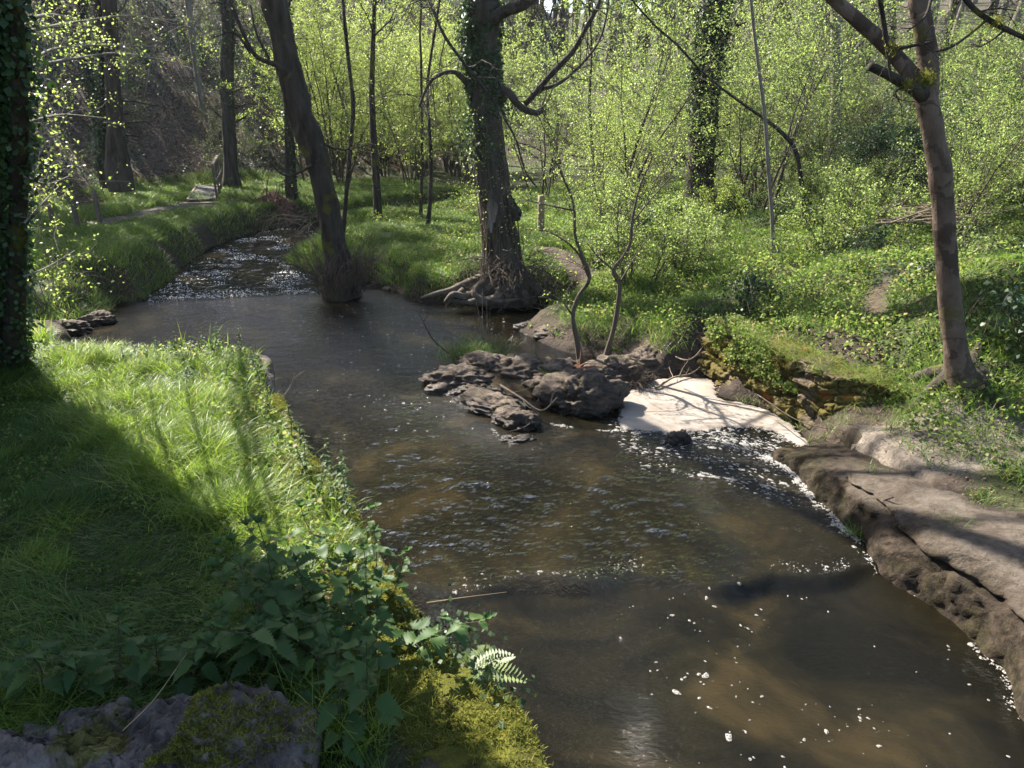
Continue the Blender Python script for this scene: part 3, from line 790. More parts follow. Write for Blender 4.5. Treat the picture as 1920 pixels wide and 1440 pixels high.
for t in np.linspace(0.06, 1, 22):
    a = lt_s + dirn * t * 1.25
    g_ = land(a); k_ = sstep(t, .45, 1); a[:, 2] = np.maximum(lt_s[:, 2] * (1 - k_) + (g_ - 0.05) * k_, g_ - .05) + 0.015; rows.append(a)
v = np.stack(rows, 1); n_, m_ = v.shape[:2]; v = v.reshape(-1, 3)
face = np.tile(np.concatenate([np.ones(26), np.linspace(0.8, 0.25, 22)]), n_)
nn = fbm(v * 1.6, 5, 0.6) * 0.20 + fbm(v * 7, 5, 0.6) * 0.03 + (1 - np.abs(fbm(v * np.array((1.5, 1.5, 4)), 4)) * 3) * 0.02
v[:, 0] -= nn * face * 0.9; v[:, 1] -= nn * face * 0.4; v[:, 2] += nn * 0.35
crk = np.exp(-((v[:, 2] - 0.36 - 0.06 * fbm(v * 2.5, 2)) / 0.018) ** 2) * (np.tile(np.arange(m_), n_) < 26)
v[:, 0] += crk * 0.08; v[:, 1] += crk * 0.05
i = np.arange(n_ - 1)[:, None] * m_ + np.arange(m_ - 1)[None, :]
B = MB(); B.add(v, np.stack([i, i + m_, i + m_ + 1, i + 1], -1).reshape(-1, 4))
ledge = B.build('stone_ledge', M['ledge'], loc=np.array((lf_s[60][0], lf_s[60][1], 0)))
tag(ledge, 'crumbling sandy stone ledge with a mossy foot along the right side of the water', 'ledge')
LV = v[np.tile(np.arange(m_) < 26, n_)]
WLN = LV[np.abs(LV[:, 2] - 0.0) < .03][:, :2]
# silt flat on the ledge is painted by its own soil; a mossy dry-stone wall stands above the mud
ws = smooth_path(np.array([P(1318, 600, .95), P(1400, 640, .9), P(1500, 690, .85), P(1600, 728, .8), P(1700, 752, .75), P(1790, 768, .7), P(1870, 790, .7)]), 60)
wt_ = thing('dry_stone_wall', (ws[30][0], ws[30][1], 0.3), 'low mossy dry stone wall holding up the leafy right bank', 'wall')
L_ = np.concatenate([[0], np.cumsum(np.linalg.norm(np.diff(ws[:, :2], axis=0), axis=1))])
ss = np.linspace(0, L_[-1], 520); hh_ = np.linspace(-0.25, 0.75, 84)
X_ = np.interp(ss, L_, ws[:, 0]); Y_ = np.interp(ss, L_, ws[:, 1]); Z_ = np.interp(ss, L_, ws[:, 2]) + 0.07 * fbm(np.column_stack([ss * 2.2, ss * 0]), 3)
tx = np.gradient(X_); ty = np.gradient(Y_); tl = np.hypot(tx, ty); nxw, nyw = -ty / tl, tx / tl
SS, HH = np.meshgrid(ss, hh_, indexing='ij'); sv = SS.ravel(); hv = HH.ravel()
wob = fbm(np.column_stack([sv * 1.3, hv * 2]), 3)
cz_ = hv / 0.105 + wob * 1.1; ci = np.floor(cz_); cf = cz_ - ci
bx_ = sv / 0.27 + _hash(ci.astype(np.int64), ci.astype(np.int64) * 0, ci.astype(np.int64) * 0) * 7 + fbm(np.column_stack([sv * 2.0, ci * 3.7]), 2) * 1.2; bi = np.floor(bx_); bf_ = bx_ - bi
hs_ = _hash(ci.astype(np.int64), bi.astype(np.int64), ci.astype(np.int64) * 0 + 3)
joint = np.minimum(np.minimum(cf, 1 - cf) / 0.16, np.minimum(bf_, 1 - bf_) / 0.07).clip(0, 1)
miss = (hs_ < 0.07)
dep_ = 0.13 * hs_ + 0.075 * (joint ** 0.5 - 1) - 0.12 * miss + 0.10 * fbm(np.column_stack([sv * 1.1, hv * 1.5 + 9]), 3) + 0.05 * fbm(np.column_stack([sv * 9, hv * 12]), 4)
dep_ += (hs_ * 7 % 1 - .5) * 0.5 * (cf - .5) * .105
bury = np.clip(fbm(np.column_stack([sv * 0.9 + 4, hv * 0.8]), 2) + 0.15, 0, 1) * 0.25
dep_ = dep_ * (1 - sstep(hv, .62, .75) * .7) - 0.06 - bury * 0.3
top_ = 0.62
back_ = 0.16 * (hv + .25) + np.where(hv > top_, (hv - top_) * 3.2, 0)
zz_ = np.repeat(Z_, 84) - top_ + np.minimum(hv, top_ + (hv - top_).clip(0) * .15) + 0.05
v = np.column_stack([np.repeat(X_, 84) + np.repeat(nxw, 84) * (back_ - dep_), np.repeat(Y_, 84) + np.repeat(nyw, 84) * (back_ - dep_), zz_])
i = np.arange(519)[:, None] * 84 + np.arange(83)[None, :]
B = MB(); B.add(v, np.stack([i, i + 84, i + 85, i + 1], -1).reshape(-1, 4))
B.build('stones', M['drystone'], wt_, loc=wt_.location)
WV = v[(hv > 0.0)]
B = MB(); k_ = rng.choice(len(WV), 16000); p = WV[k_]; p = p[fbm(p * 1.5 + 3, 3) > .02]
p = p + np.column_stack([np.full(len(p), -.012), np.full(len(p), -.012), rng.normal(0, .01, len(p))])
blades(B, p, rng.uniform(.012, .032, len(p)), .008, .7, .5)
o = B.build('moss', M['moss_dull'], wt_, loc=wt_.location); o['kind'] = 'stuff'
B = MB(); k_ = rng.choice(np.where(hv > .56)[0], 2600); p = v[k_]; p = p[fbm(p * 1.2 + 13, 2) > -.3]
blades(B, p, rng.uniform(.08, .26, len(p)), .007, .7, .9, np.array((-.5, -.8, 0)))
p = v[rng.choice(np.where(hv > .12)[0], 15000)]; p = p[fbm(p * 1.4 + 23, 2) > .0] + rng.normal(0, .04, (1, 3))
q = p + np.column_stack([-np.abs(rng.normal(0, .05, len(p))), -np.abs(rng.normal(0, .07, len(p))), rng.normal(0, .03, len(p))])
leaves(B, q, rng.uniform(.03, .055, len(q)), aspect=.8, nrm=np.array((-.4, -.7, .6)))
o = B.build('hanging_plants', M['leaf_ground'], wt_, loc=wt_.location); o['kind'] = 'stuff'

# foam: a cream raft in the slack corner, flecks strewn over the water
fp = [(1160, 752), (1166, 742), (1195, 722), (1230, 713), (1285, 708), (1330, 713), (1342, 735), (1355, 750), (1410, 762), (1450, 775), (1487, 799), (1513, 838), (1492, 836), (1470, 822), (1435, 808), (1400, 803), (1350, 804), (1310, 812), (1275, 815), (1225, 812), (1185, 806), (1160, 808)]
fw = np.array([P(x, y, 0)[:2] for x, y in fp])
dd = np.concatenate([[0], np.cumsum(np.hypot(*np.diff(np.vstack([fw, fw[:1]]), axis=0).T))])
per = np.linspace(0, dd[-1], 400, endpoint=False)
fo = np.column_stack([np.interp(per, dd, np.append(fw[:, 0], fw[0, 0])), np.interp(per, dd, np.append(fw[:, 1], fw[0, 1]))])
fo += np.column_stack([fbm(fo * 9, 3), fbm(fo * 9 + 50, 3)]) * 0.09
from mathutils.geometry import delaunay_2d_cdt
gx = np.stack(np.meshgrid(np.arange(fo[:, 0].min(), fo[:, 0].max(), .05), np.arange(fo[:, 1].min(), fo[:, 1].max(), .05)), -1).reshape(-1, 2)
gx = gx[inside(gx, fo)]; gx = gx[poly_dist(gx, fo) > 0.03]
allp = np.vstack([fo, gx])
r_ = delaunay_2d_cdt([Vector(a) for a in allp], [], [list(range(len(fo)))], 1, 1e-5)
fvp = np.array([a[:] for a in r_[0]]); ff = np.array([f for f in r_[2] if len(f) == 3])
rim = sstep(poly_dist(fvp, fo), 0, 0.05)
fz = water_z(fvp) * 0.3 + 0.012 + 0.02 * rim + 0.006 * fbm(fvp * 8, 3)
RIM = np.concatenate([sstep(poly_dist(fvp, fo), 0, 0.16), np.zeros(2 * len(fo))])
B = MB(); B.add(np.column_stack([fvp, fz]), t=ff)
bd = np.column_stack([fo, water_z(fo) * .3 + 0.012]); lo_ = bd.copy(); lo_[:, 2] = -0.03
kk = len(bd); ii = np.arange(kk); B.add(np.vstack([bd, lo_]), np.stack([ii, (ii + 1) % kk, kk + (ii + 1) % kk, kk + ii], -1))
o = B.build('foam_raft', M['foam'], attrs={'rim': ('FLOAT', RIM)}, loc=np.array((*fo.mean(0), 0)))
tag(o, 'smooth cream raft of river foam between the island and the muddy bank', 'foam')
def flecks(B, xy, size, asp=0.6, dirv=None):
    n = len(xy)
    if n == 0: return
    a = np.linspace(0, 2 * math.pi, 9)[:-1]
    rr = size[:, None] * rng.uniform(0.7, 1.25, (n, 8))
    ang = np.arctan2(dirv[:, 1], dirv[:, 0]) if dirv is not None else rng.uniform(0, 6.3, n)
    ex = np.cos(a)[None] * rr; ey = np.sin(a)[None] * rr * asp
    X = xy[:, 0:1] + ex * np.cos(ang)[:, None] - ey * np.sin(ang)[:, None]
    Y = xy[:, 1:2] + ex * np.sin(ang)[:, None] + ey * np.cos(ang)[:, None]
    flat = np.column_stack([X.ravel(), Y.ravel()])
    z = water_z(flat)
    hgt = np.repeat(0.004 + size * 0.12, 8)
    cz = water_z(xy) + 0.006 + size * 0.35
    v = np.concatenate([np.column_stack([flat, z + hgt * 0.6]).reshape(n, 8, 3), np.column_stack([xy, cz])[:, None, :]], 1).reshape(-1, 3)
    b = np.arange(n)[:, None, None] * 9; j = np.arange(8)
    tri = np.stack([j, (j + 1) % 8, np.full(8, 8)], -1)[None] + b
    B.add(v, t=tri.reshape(-1, 3))
B = MB()
xl = rng.uniform(-0.6, 3.3, 420); yl_ = 5.95 + 0.10 * np.sin(xl * 2.1) + 0.07 * np.sin(xl * 5.3 + 1) + 0.05 * xl + np.abs(rng.normal(0, .12, 420)) + .0
q = np.column_stack([xl, yl_]); q = q[fbm(np.column_stack([xl * 1.7, xl * 0 + yl_ * 3]), 3) > -.05]; flecks(B, q, np.clip(rng.lognormal(math.log(.007), .55, len(q)), .003, .03), .5)
n = 900; q = fo[rng.integers(0, 400, n)] + rng.normal(0, .05, (n, 2)); q = q[(q[:, 1] < 9.9) & (sdist(q) < 0)]; flecks(B, q, np.clip(rng.lognormal(math.log(.014), .55, len(q)), .005, .05), .55)
# swirl bands peeling off the raft
cen = P(1400, 900, 0)[:2]
pts = []; drs = []
for (x0, y0, x1, y1, cx, cy, n, spread) in [(1180, 812, 1480, 850, 1350, 800, 260, 16), (1240, 828, 1590, 960, 1430, 815, 330, 16), (1160, 835, 1480, 915, 1320, 850, 170, 16), (1330, 815, 1610, 980, 1480, 850, 330, 14), (1200, 872, 1500, 940, 1340, 890, 100, 13)]:
    t = rng.uniform(0, 1, n); s = rng.normal(0, spread * 0.45, n)
    X = (1 - t) ** 2 * x0 + 2 * t * (1 - t) * cx + t * t * x1; Y = (1 - t) ** 2 * y0 + 2 * t * (1 - t) * cy + t * t * y1 + s
    a_ = np.array([P(x, y, 0)[:2] for x, y in zip(X, Y)]); pts.append(a_)
    b_ = np.array([P(x + 3 * (2 * (1 - tt) * (cx - x0) + 2 * tt * (x1 - cx)) / 300, y + 3 * (2 * (1 - tt) * (cy - y0) + 2 * tt * (y1 - cy)) / 300, 0)[:2] for x, y, tt in zip(X, Y, t)])
    drs.append(b_ - a_)
pts = np.vstack(pts); drs = np.vstack(drs)
ok = (sdist(pts) < -0.03) & ~inside(pts, fo)
flecks(B, pts[ok], np.abs(rng.lognormal(math.log(0.017), 0.5, ok.sum())), 0.42, drs[ok])
# foam line along the foot of the ledge and the island
q = WLN[rng.integers(0, len(WLN), 1500)]; q = q + rng.normal(0, .025, q.shape) - np.abs(rng.normal(0, .03, (len(q), 1))) * np.array((.9, .45)) - np.array((.015, .008)); far_ = q[:, 1] > 6.6
q = q[(fbm(q * 3, 2) > np.where(far_, -.4, .05))]; flecks(B, q, np.clip(rng.lognormal(math.log(.013), .55, len(q)) * np.where(q[:, 1] > 6.6, 1.25, .7), .004, .04), .6)
for line, n, sp_ in [([(1040, 795), (1090, 803), (1155, 808)], 90, 0.015), ([(880, 775), (915, 795), (950, 822)], 60, 0.02)]:
    s = smooth_path(np.array([P(x, y, 0) for x, y in line]), n)[:, :2]
    s = s + rng.normal(0, sp_, s.shape) * rng.uniform(.3, 1.6, (n, 1)) + np.array((-0.03, -0.01)); s = s[fbm(s * 3, 2) > -.12]; n = len(s)
    flecks(B, s, np.clip(rng.lognormal(math.log(0.012), 0.6, n), .004, .04), 0.6)
# loose flecks: pool, mid run, quiet water at the front
for (ax, ay, bx, by, n, s0) in [(640, 570, 960, 700, 210, 0.016), (640, 690, 900, 830, 60, 0.016), (560, 560, 760, 640, 60, 0.014), (1150, 1090, 1560, 1160, 22, 0.017), (1220, 1140, 1420, 1300, 34, 0.022), (1300, 1290, 1900, 1440, 26, 0.014), (1500, 1290, 1720, 1370, 20, 0.013), (1250, 1260, 1500, 1420, 10, 0.018), (1600, 1080, 1880, 1280, 12, 0.015), (700, 740, 760, 760, 10, 0.03)]:
    xy = np.array([P(x, y, 0)[:2] for x, y in zip(rng.uniform(ax, bx, n), rng.uniform(ay, by, n))])
    ok = sdist(xy) < -0.05
    flecks(B, xy[ok], np.clip(np.abs(rng.lognormal(math.log(s0 * 0.62), 0.55, ok.sum())), 0.004, 0.04), 0.62)
o = B.build('foam', M['fleck']); tag(o, kind='stuff')
M['foam_and_sheen'] = rough_mat('foam_and_sheen', lambda t: (ramp(t, noise(t, position(t), 40), [(.3, (.62, .64, .66)), (.7, (.82, .83, .85))]), None, None), .5, .4)  # white of the riffle: foam, plus its sky sheen put into the colour
B = MB(); n = 15000; q = np.column_stack([rng.uniform(-9, -4.3, n), rng.uniform(16, 25, n)]); yr_ = q[:, 1] - (16.75 + 0.235 * (q[:, 0] + 8.5))
q = q[(sdist(q) < -.05) & (yr_ > -.12) & (fbm(np.column_stack([q[:, 0] * 1.2, q[:, 1] * 3.2]), 4) + .45 * np.exp(-(yr_ / .35) ** 2) > .07)]
flecks(B, q, np.clip(rng.lognormal(math.log(.0085), .55, len(q)), .003, .03), .35, np.tile(np.array((1.0, .2)), (len(q), 1)))
o = B.build('rapids_foam_and_sheen', M['foam_and_sheen']); tag(o, kind='stuff')

# ------------------------------------------------------------------ trees
def perp(d):
    a = rng.normal(size=3); a = a - d * a.dot(d); return a / (np.linalg.norm(a) + 1e-9)
def grow(B, L, p, d, length, r, lev, mx, nch, spread=0.9, up=0.10, wander=0.16, ratio=0.58, tips=6, t0=0.25, jit=0.05, rmin=0.004):
    n = 6 if lev == 0 else 5 if lev < mx else 4
    pts = [np.array(p, float)]; dd = np.array(d, float); ds = [dd]
    for i in range(n):
        dd = dd + rng.normal(0, wander, 3) + np.array((0, 0, up)); dd = dd / np.linalg.norm(dd)
        pts.append(pts[-1] + dd * length / n); ds.append(dd)
    pts = np.array(pts)
    r1 = max(r * 0.4, rmin) if lev < mx else rmin * 0.6
    tube(B, pts, np.linspace(r, r1, n + 1), (7, 5, 4, 3, 3)[lev])
    if lev >= mx:
        if tips:
            t = rng.uniform(0.15, 1.0, tips) * n; i0 = np.minimum(t.astype(int), n - 1); f = (t - i0)[:, None]
            L.append(pts[i0] * (1 - f) + pts[i0 + 1] * f + rng.normal(0, jit, (tips, 3)))
        return
    for k in range(nch[lev]):
        t = t0 + (1 - t0) * (k + rng.uniform(0.2, 1)) / nch[lev]; t = min(t, 0.99) * n
        i0 = int(t); f = t - i0
        q = pts[i0] * (1 - f) + pts[min(i0 + 1, n)] * f
        a = spread * rng.uniform(0.65, 1.25)
        cd = ds[min(i0 + 1, n)] * math.cos(a) + perp(ds[min(i0 + 1, n)]) * math.sin(a)
        grow(B, L, q, cd, length * ratio * rng.uniform(0.7, 1.2) * (1.15 - 0.5 * t / n), max((r + (r1 - r) * t / n) * 0.55, rmin), lev + 1, mx, nch, spread, up, wander, ratio, tips, 0.2, jit, rmin)
def px_path(pts, Y, dy=None):
    out = []; rad = []
    for k, (x, y, wd) in enumerate(pts):
        yy = Y + (dy[k] if dy is not None else 0)
        p, t = PD(x, y, yy); out.append(p); rad.append(wd * 0.5 / FPX * t)
    return np.array(out), np.array(rad)
def trunk_from_px(pts, Y, n=40, dy=None, below=0.4, flare=0.0):
    p, r = px_path(pts, Y, dy)
    path = smooth_path(p, n); s = np.linspace(0, 1, n)
    seg = np.concatenate([[0], np.cumsum(np.linalg.norm(np.diff(p, axis=0), axis=1))]); r = np.interp(s * seg[-1], seg, r)
    hh = path[:, 2] - path[0][2]
    if flare: r = r * (1 + flare * np.exp(-hh / 0.28))
    base = path[0] - np.array((0, 0, below))
    return np.vstack([base, path]), np.concatenate([[r[0]], r])
def extend(path, rad, ztop, wander=0.1, seg=0.7, rend=0.35):
    d = path[-1] - path[-4]; d /= np.linalg.norm(d)
    pts = [path[-1]]; r0 = rad[-1]
    while pts[-1][2] < ztop and len(pts) < 60:
        d = d + rng.normal(0, wander, 3) + np.array((0, 0, 0.08)); d /= np.linalg.norm(d); pts.append(pts[-1] + d * seg)
    ext = np.array(pts[1:]); re = np.linspace(r0, r0 * rend, len(ext) + 1)[1:]
    return np.vstack([path, ext]), np.concatenate([rad, re])
def crown(B, L, path, rad, zmin, n, length, lev=2, nch=(6, 5, 4), tips=5, spread=0.9, up=0.08, **k):
    idx = np.where(path[:, 2] > zmin)[0]
    for j in range(n):
        i = idx[int(len(idx) * (j + rng.random()) / n)] if len(idx) else len(path) - 1
        i = min(i, len(path) - 2)
        d = path[i + 1] - path[i]; d /= np.linalg.norm(d)
        a = spread * rng.uniform(0.7, 1.2)
        cd = d * math.cos(a) + perp(d) * math.sin(a)
        grow(B, L, path[i], cd, length * rng.uniform(0.6, 1.1), max(rad[i] * 0.45, 0.012), 1, 1 + lev, (0,) + nch, 0.8, up, 0.16, 0.55, tips, **k)
def ivy_on(path, rad, z0, z1, n, size=(0.05, 0.09), puff=0.14, side=None):
    sel = np.where((path[:, 2] >= z0) & (path[:, 2] <= z1))[0]
    i = rng.choice(sel[:-1], n); f = rng.random(n)[:, None]
    c = path[i] * (1 - f) + path[i + 1] * f; r = rad[i]
    a = rng.uniform(0, 2 * math.pi, n)
    if side is not None: a = side + rng.normal(0, 0.9, n)
    o = np.column_stack([np.cos(a), np.sin(a), np.zeros(n)])
    cl = np.clip(fbm(c * 1.6 + o * 0.8, 3) + 0.45, 0.05, 1)
    p = c + o * (r + np.abs(rng.normal(0, puff, n)) * cl + 0.01)[:, None]
    keep = fbm(c * 0.9 + o, 2) > -0.35
    B = MB(); leaves(B, p[keep], rng.uniform(*size, keep.sum()), aspect=0.8, nrm=o[keep] * 0.9 + np.array((0, 0, 0.3)), droop=0.6)
    return B
def lv(L): return np.vstack(L) if L else np.zeros((0, 3))

# the tall ivy tree at the left edge
t = thing('ivy_tree', P(20, 685, 1.0), 'tall dark ivy clad tree at the left edge beside the lawn', 'tree')
path, rad = trunk_from_px([(22, 685, 48), (28, 590, 36), (34, 400, 31), (38, 250, 29), (34, 100, 27), (28, 0, 26)], 9.4, 40, dy=(0, -.8, -1.7, -2.3, -2.7, -2.9), flare=0.25)
path, rad = extend(path, rad, 7.6, 0.03)
p2, r2 = trunk_from_px([(-22, 680, 60), (-22, 400, 46), (-18, 200, 42), (-14, 0, 40)], 9.5, 30, dy=(0, -1.6, -2.4, -2.9)); p2, r2 = extend(p2, r2, 14)
B = MB(); L = []
tube(B, path, rad, 12, 0.06); tube(B, p2, r2, 12, 0.06)
crown(B, L, path, rad, 6.6, 4, 1.6, tips=11); crown(B, L, p2, r2, 9.5, 6, 2.0, tips=6)
B.build('trunk', M['bark_dark'], t, loc=t.location)
pl = lv(L); pl = pl[pl[:, 0] + pl[:, 1] < 3.2]; B = MB(); leaves(B, pl, 0.11); B.build('foliage', M['leaf_spring'], t, loc=t.location)
B = ivy_on(p2, r2, 0.9, 13, 8000, (0.06, 0.10), 0.17); B2 = ivy_on(path, rad, 0.9, 5, 1500, (0.05, 0.08), 0.12); B.add(np.concatenate(B2.v), np.concatenate(B2.q))
B.build('ivy', M['leaf_dark'], t, loc=t.location)
# its thin low boughs with young leaves
B = MB(); L = []
for pts, Y in [([(44, 120, 7), (110, 90, 5), (200, 85, 4), (300, 88, 2)], 11.0), ([(46, 126, 7), (150, 108, 5), (230, 100, 4), (330, 118, 2)], 11.5), ([(44, 230, 6), (120, 215, 4), (200, 222, 2.5)], 10.8),
               ([(40, 330, 6), (90, 345, 4), (130, 330, 2)], 10.6), ([(30, 40, 8), (110, 30, 6), (180, 70, 3)], 11.6), ([(44, 420, 5), (80, 380, 3), (110, 350, 2)], 10.5), ([(30, 180, 6), (-60, 150, 4), (-160, 160, 2)], 11),
               ([(42, 520, 5), (90, 500, 3), (140, 470, 2)], 10.6), ([(42, 60, 7), (150, 40, 5), (260, 30, 3), (380, 60, 1.5)], 12.5)]:
    p, r = px_path(pts, Y - 3.6, np.linspace(0, 1, len(pts)) ** .6 * (8.0 if pts[-1][0] > 150 else 4.0)); s = smooth_path(p, 14); rr = np.interp(np.linspace(0, 1, 14), np.linspace(0, 1, len(r)), r)
    tube(B, s, rr, 5)
    for k in range(14):
        i = rng.integers(2, 13); d = s[min(i + 1, 13)] - s[i - 1]; d /= np.linalg.norm(d)
        cd = d * 0.7 + perp(d) * 0.7 + np.array((0, 0, 0.1))
        grow(B, L, s[i], cd / np.linalg.norm(cd), rng.uniform(0.3, 0.9), 0.006, 2, 3, (0, 0, 3), 0.7, 0.02, 0.16, 0.6, 6, rmin=0.0025)
B.build('low_boughs', M['bark_light'], t, loc=t.location)
B = MB(); leaves(B, lv(L), rng.uniform(0.03, 0.055, len(lv(L))), aspect=0.75); B.build('young_leaves', M['leaf_yellow'], t, loc=t.location)

# the dark leaning tree on the point
t = thing('leaning_tree', P(637, 520, .55), 'dark mossy tree leaning left over the riffle from the point', 'tree')
path, rad = trunk_from_px([(640, 535, 58), (630, 470, 46), (612, 380, 42), (597, 310, 44), (577, 245, 50), (556, 190, 44), (540, 120, 44), (524, 50, 44), (512, 0, 42)], 17.2, 140, flare=0.25)
path, rad = extend(path, rad, 17, 0.08)
B = MB(); L = []
tube(B, path, rad, 28, 0.17, 3.6)
crown(B, L, path, rad, 9.5, 12, 4.0, tips=4)
for pts, Y in [([(548, 150, 14), (525, 125, 12), (480, 105, 8), (455, 60, 7), (430, 0, 6)], 17.0), ([(470, 100, 6), (440, 62, 4), (400, 70, 2)], 16.9), ([(505, 112, 6), (480, 60, 4), (470, 10, 3)], 17.1), ([(588, 262, 8), (640, 280, 4), (700, 270, 2)], 17.3),
               ([(602, 300, 8), (540, 330, 4), (500, 300, 3), (470, 280, 1.5)], 17)]:
    p, r = px_path(pts, Y); s = smooth_path(p, 16); tube(B, s, np.interp(np.linspace(0, 1, 16), np.linspace(0, 1, len(r)), r), 6, 0.08, 5)
    for k in range(5):
        i = rng.integers(4, 15); d = s[i] - s[i - 1]; d /= np.linalg.norm(d); cd = d * .6 + perp(d) * .8
        grow(B, L, s[i], cd / np.linalg.norm(cd), rng.uniform(0.3, 0.9), 0.009, 2, 3, (0, 0, 3), 0.7, 0.0, 0.25, 0.6, 1)
B.build('trunk', M['bark_dark'], t, loc=t.location)
B = MB(); leaves(B, lv(L), 0.05); B.build('foliage', M['leaf_spring'], t, loc=t.location)
# basal shoots and root mat under it
B = MB()
for k in range(170):
    a = rng.uniform(0, 6.28); p = np.array(P(634, 532, .40)) + np.array((math.cos(a) * 0.46, math.sin(a) * 0.4, rng.uniform(-.3, .1)))
    d = np.array((math.cos(a) * 0.5, math.sin(a) * .4, rng.uniform(0.4, 1.2))); d /= np.linalg.norm(d)
    grow(B, [], p, d, rng.uniform(0.4, 1.4), 0.008, 2, 3, (0, 0, 2), 0.5, -0.02, 0.22, 0.6, 0)
B.build('basal_shoots', M['bark_twig'], t, loc=t.location)

# the big old tree in the middle
t = thing('old_tree', P(940, 525, .6), 'big old tree with ivy, a pale scar and bare roots over the pool', 'tree')
big, bigr = trunk_from_px([(948, 530, 92), (944, 500, 72), (940, 455, 64), (935, 400, 66), (925, 340, 62), (918, 280, 56), (912, 200, 60), (908, 110, 58), (905, 50, 56), (906, 0, 56)], 16.6, 140, flare=0.35)
path, rad = extend(big, bigr, 18, 0.07)
B = MB(); L = []
tube(B, path, rad, 32, 0.15, 3.0)
crown(B, L, path, rad, 9, 14, 4.6, tips=4)
B.build('trunk', M['bark_grey'], t, loc=t.location)
bv, bf = rock_mesh(0.20, 0.22, 0.34, 31.0, 4, 0.4, 0.2); q, _ = PD(958, 398, 16.45)
B = MB(); B.add(bv + q, t=bf); B.build('burl', M['bark_dark'], t, loc=t.location)
q, tt = PD(922, 398, 16.6)
yy = 16.6 - 33 / FPX * tt
th = np.linspace(0, 6.283, 30)[:-1]
SC = []
for a in th:
    rr_ = (1 + 0.22 * math.sin(3 * a + 1) + 0.12 * math.sin(7 * a))
    SC.append(PD(922 + 9 * math.cos(a) * rr_, 398 - 32 * math.sin(a) * rr_, yy - 0.16 + 0.10 * max(0, -math.cos(a) * 0.6))[0])
SC = np.array(SC); cc = SC.mean(0) - np.array((0, 0.02, 0)); n_ = len(SC); i = np.arange(n_)
back_ = SC + np.array((0, 0.2, 0))
B = MB(); B.add(np.vstack([SC, back_, cc]), np.stack([i, (i + 1) % n_, n_ + (i + 1) % n_, n_ + i], -1), np.stack([i, (i + 1) % n_, np.full(n_, 2 * n_)], -1))
B.build('bark_scar', M['bark_light'], t, loc=t.location)
for pts, dy in [([(925, 178, 22), (950, 172, 18), (968, 192, 15), (985, 206, 13), (1008, 212, 11), (1018, 206, 8)], (0, -.1, -.2, -.3, -.3, -.2)),
                ([(985, 196, 10), (1005, 172, 11), (1040, 132, 10.5), (1075, 95, 9.5), (1100, 50, 8.5), (1125, 0, 7.5), (1140, -80, 6)], (-.2, -.3, -.4, -.5, -.6, -.6, -.6)),
                ([(915, 40, 26), (950, 20, 20), (990, 5, 16), (1040, -40, 12)], (0, -.3, -.4, -.5)),
                ([(1010, 168, 8), (1050, 155, 6), (1100, 110, 5), (1130, 60, 4), (1145, -20, 3)], (-.3, -.2, 0, .2, .2)),
                ([(880, 160, 12), (850, 135, 8), (810, 150, 6), (785, 200, 4)], (0, -.2, -.3, -.3)),
                ([(900, -20, 12), (845, -60, 10), (800, -30, 8), (815, 25, 7.5), (835, 70, 7), (870, 118, 6.5), (900, 155, 6), (930, 197, 6), (955, 238, 5), (968, 262, 4.5), (975, 290, 4), (983, 312, 3)], (0, -1, -2, -2.6, -2.8, -3, -3, -3, -3, -3, -3, -3))]:
    p, r = px_path(pts, 16.5, dy); s = smooth_path(p, 30); B = MB(); L = []
    tube(B, s, np.interp(np.linspace(0, 1, 30), np.linspace(0, 1, len(r)), r), 8, 0.10, 6)
    for k in range(16):
        i = rng.integers(6, 29); d = s[i] - s[i - 1]; d /= np.linalg.norm(d); cd = d * .5 + perp(d) * .85
        grow(B, L, s[i], cd / np.linalg.norm(cd), rng.uniform(0.3, 1.1), 0.011, 2, 3, (0, 0, 4), 0.7, 0.02, 0.22, 0.6, 1, rmin=0.003)
    B.build('limb', M['bark_grey'], t, loc=t.location)
B = ivy_on(big, bigr, 4.0, 8.2, 2600, (0.06, 0.10), 0.13)
B2 = ivy_on(big, bigr, 3.0, 6.5, 1800, (0.05, 0.09), 0.22, side=math.pi * 1.02); B.add(np.concatenate(B2.v), np.concatenate(B2.q))
B.build('ivy', M['leaf_dark'], t, loc=t.location)
n = 1100; i = rng.choice(np.where((big[:, 2] > 1.3) & (big[:, 2] < 4.2))[0], n); a = rng.uniform(0, 6.28, n); rr_ = bigr[i] + np.abs(rng.normal(.05, .22, n))
B = MB(); leaves(B, np.column_stack([big[i, 0] + np.cos(a) * rr_, big[i, 1] + np.sin(a) * rr_, big[i, 2] + rng.normal(0, .1, n)]), rng.uniform(.03, .06, n)); B.build('young_leaves', M['leaf_yellow'], t, loc=t.location)
B = MB()
for k in range(26):      # climbing stems and dead shoots round the foot
    a = rng.uniform(math.pi, 2 * math.pi); p0 = np.array(P(942, 520, .75)) + np.array((math.cos(a) * .55, math.sin(a) * .45, 0))
    zz = rng.uniform(1.0, 3.6); n_ = 9
    hts = np.linspace(0, zz, n_); i = np.searchsorted(big[:, 2], p0[2] + hts).clip(0, len(big) - 1)
    rr = bigr[i] * 1.06 + 0.02
    aa = a + np.cumsum(rng.normal(0, .08, n_))
    s = np.column_stack([big[i, 0] + np.cos(aa) * rr, big[i, 1] + np.sin(aa) * rr, p0[2] + hts - .1])
    tube(B, s, np.linspace(.018, .006, n_), 4)
B.build('ivy_stems', M['bark_twig'], t, loc=t.location)
B = MB()
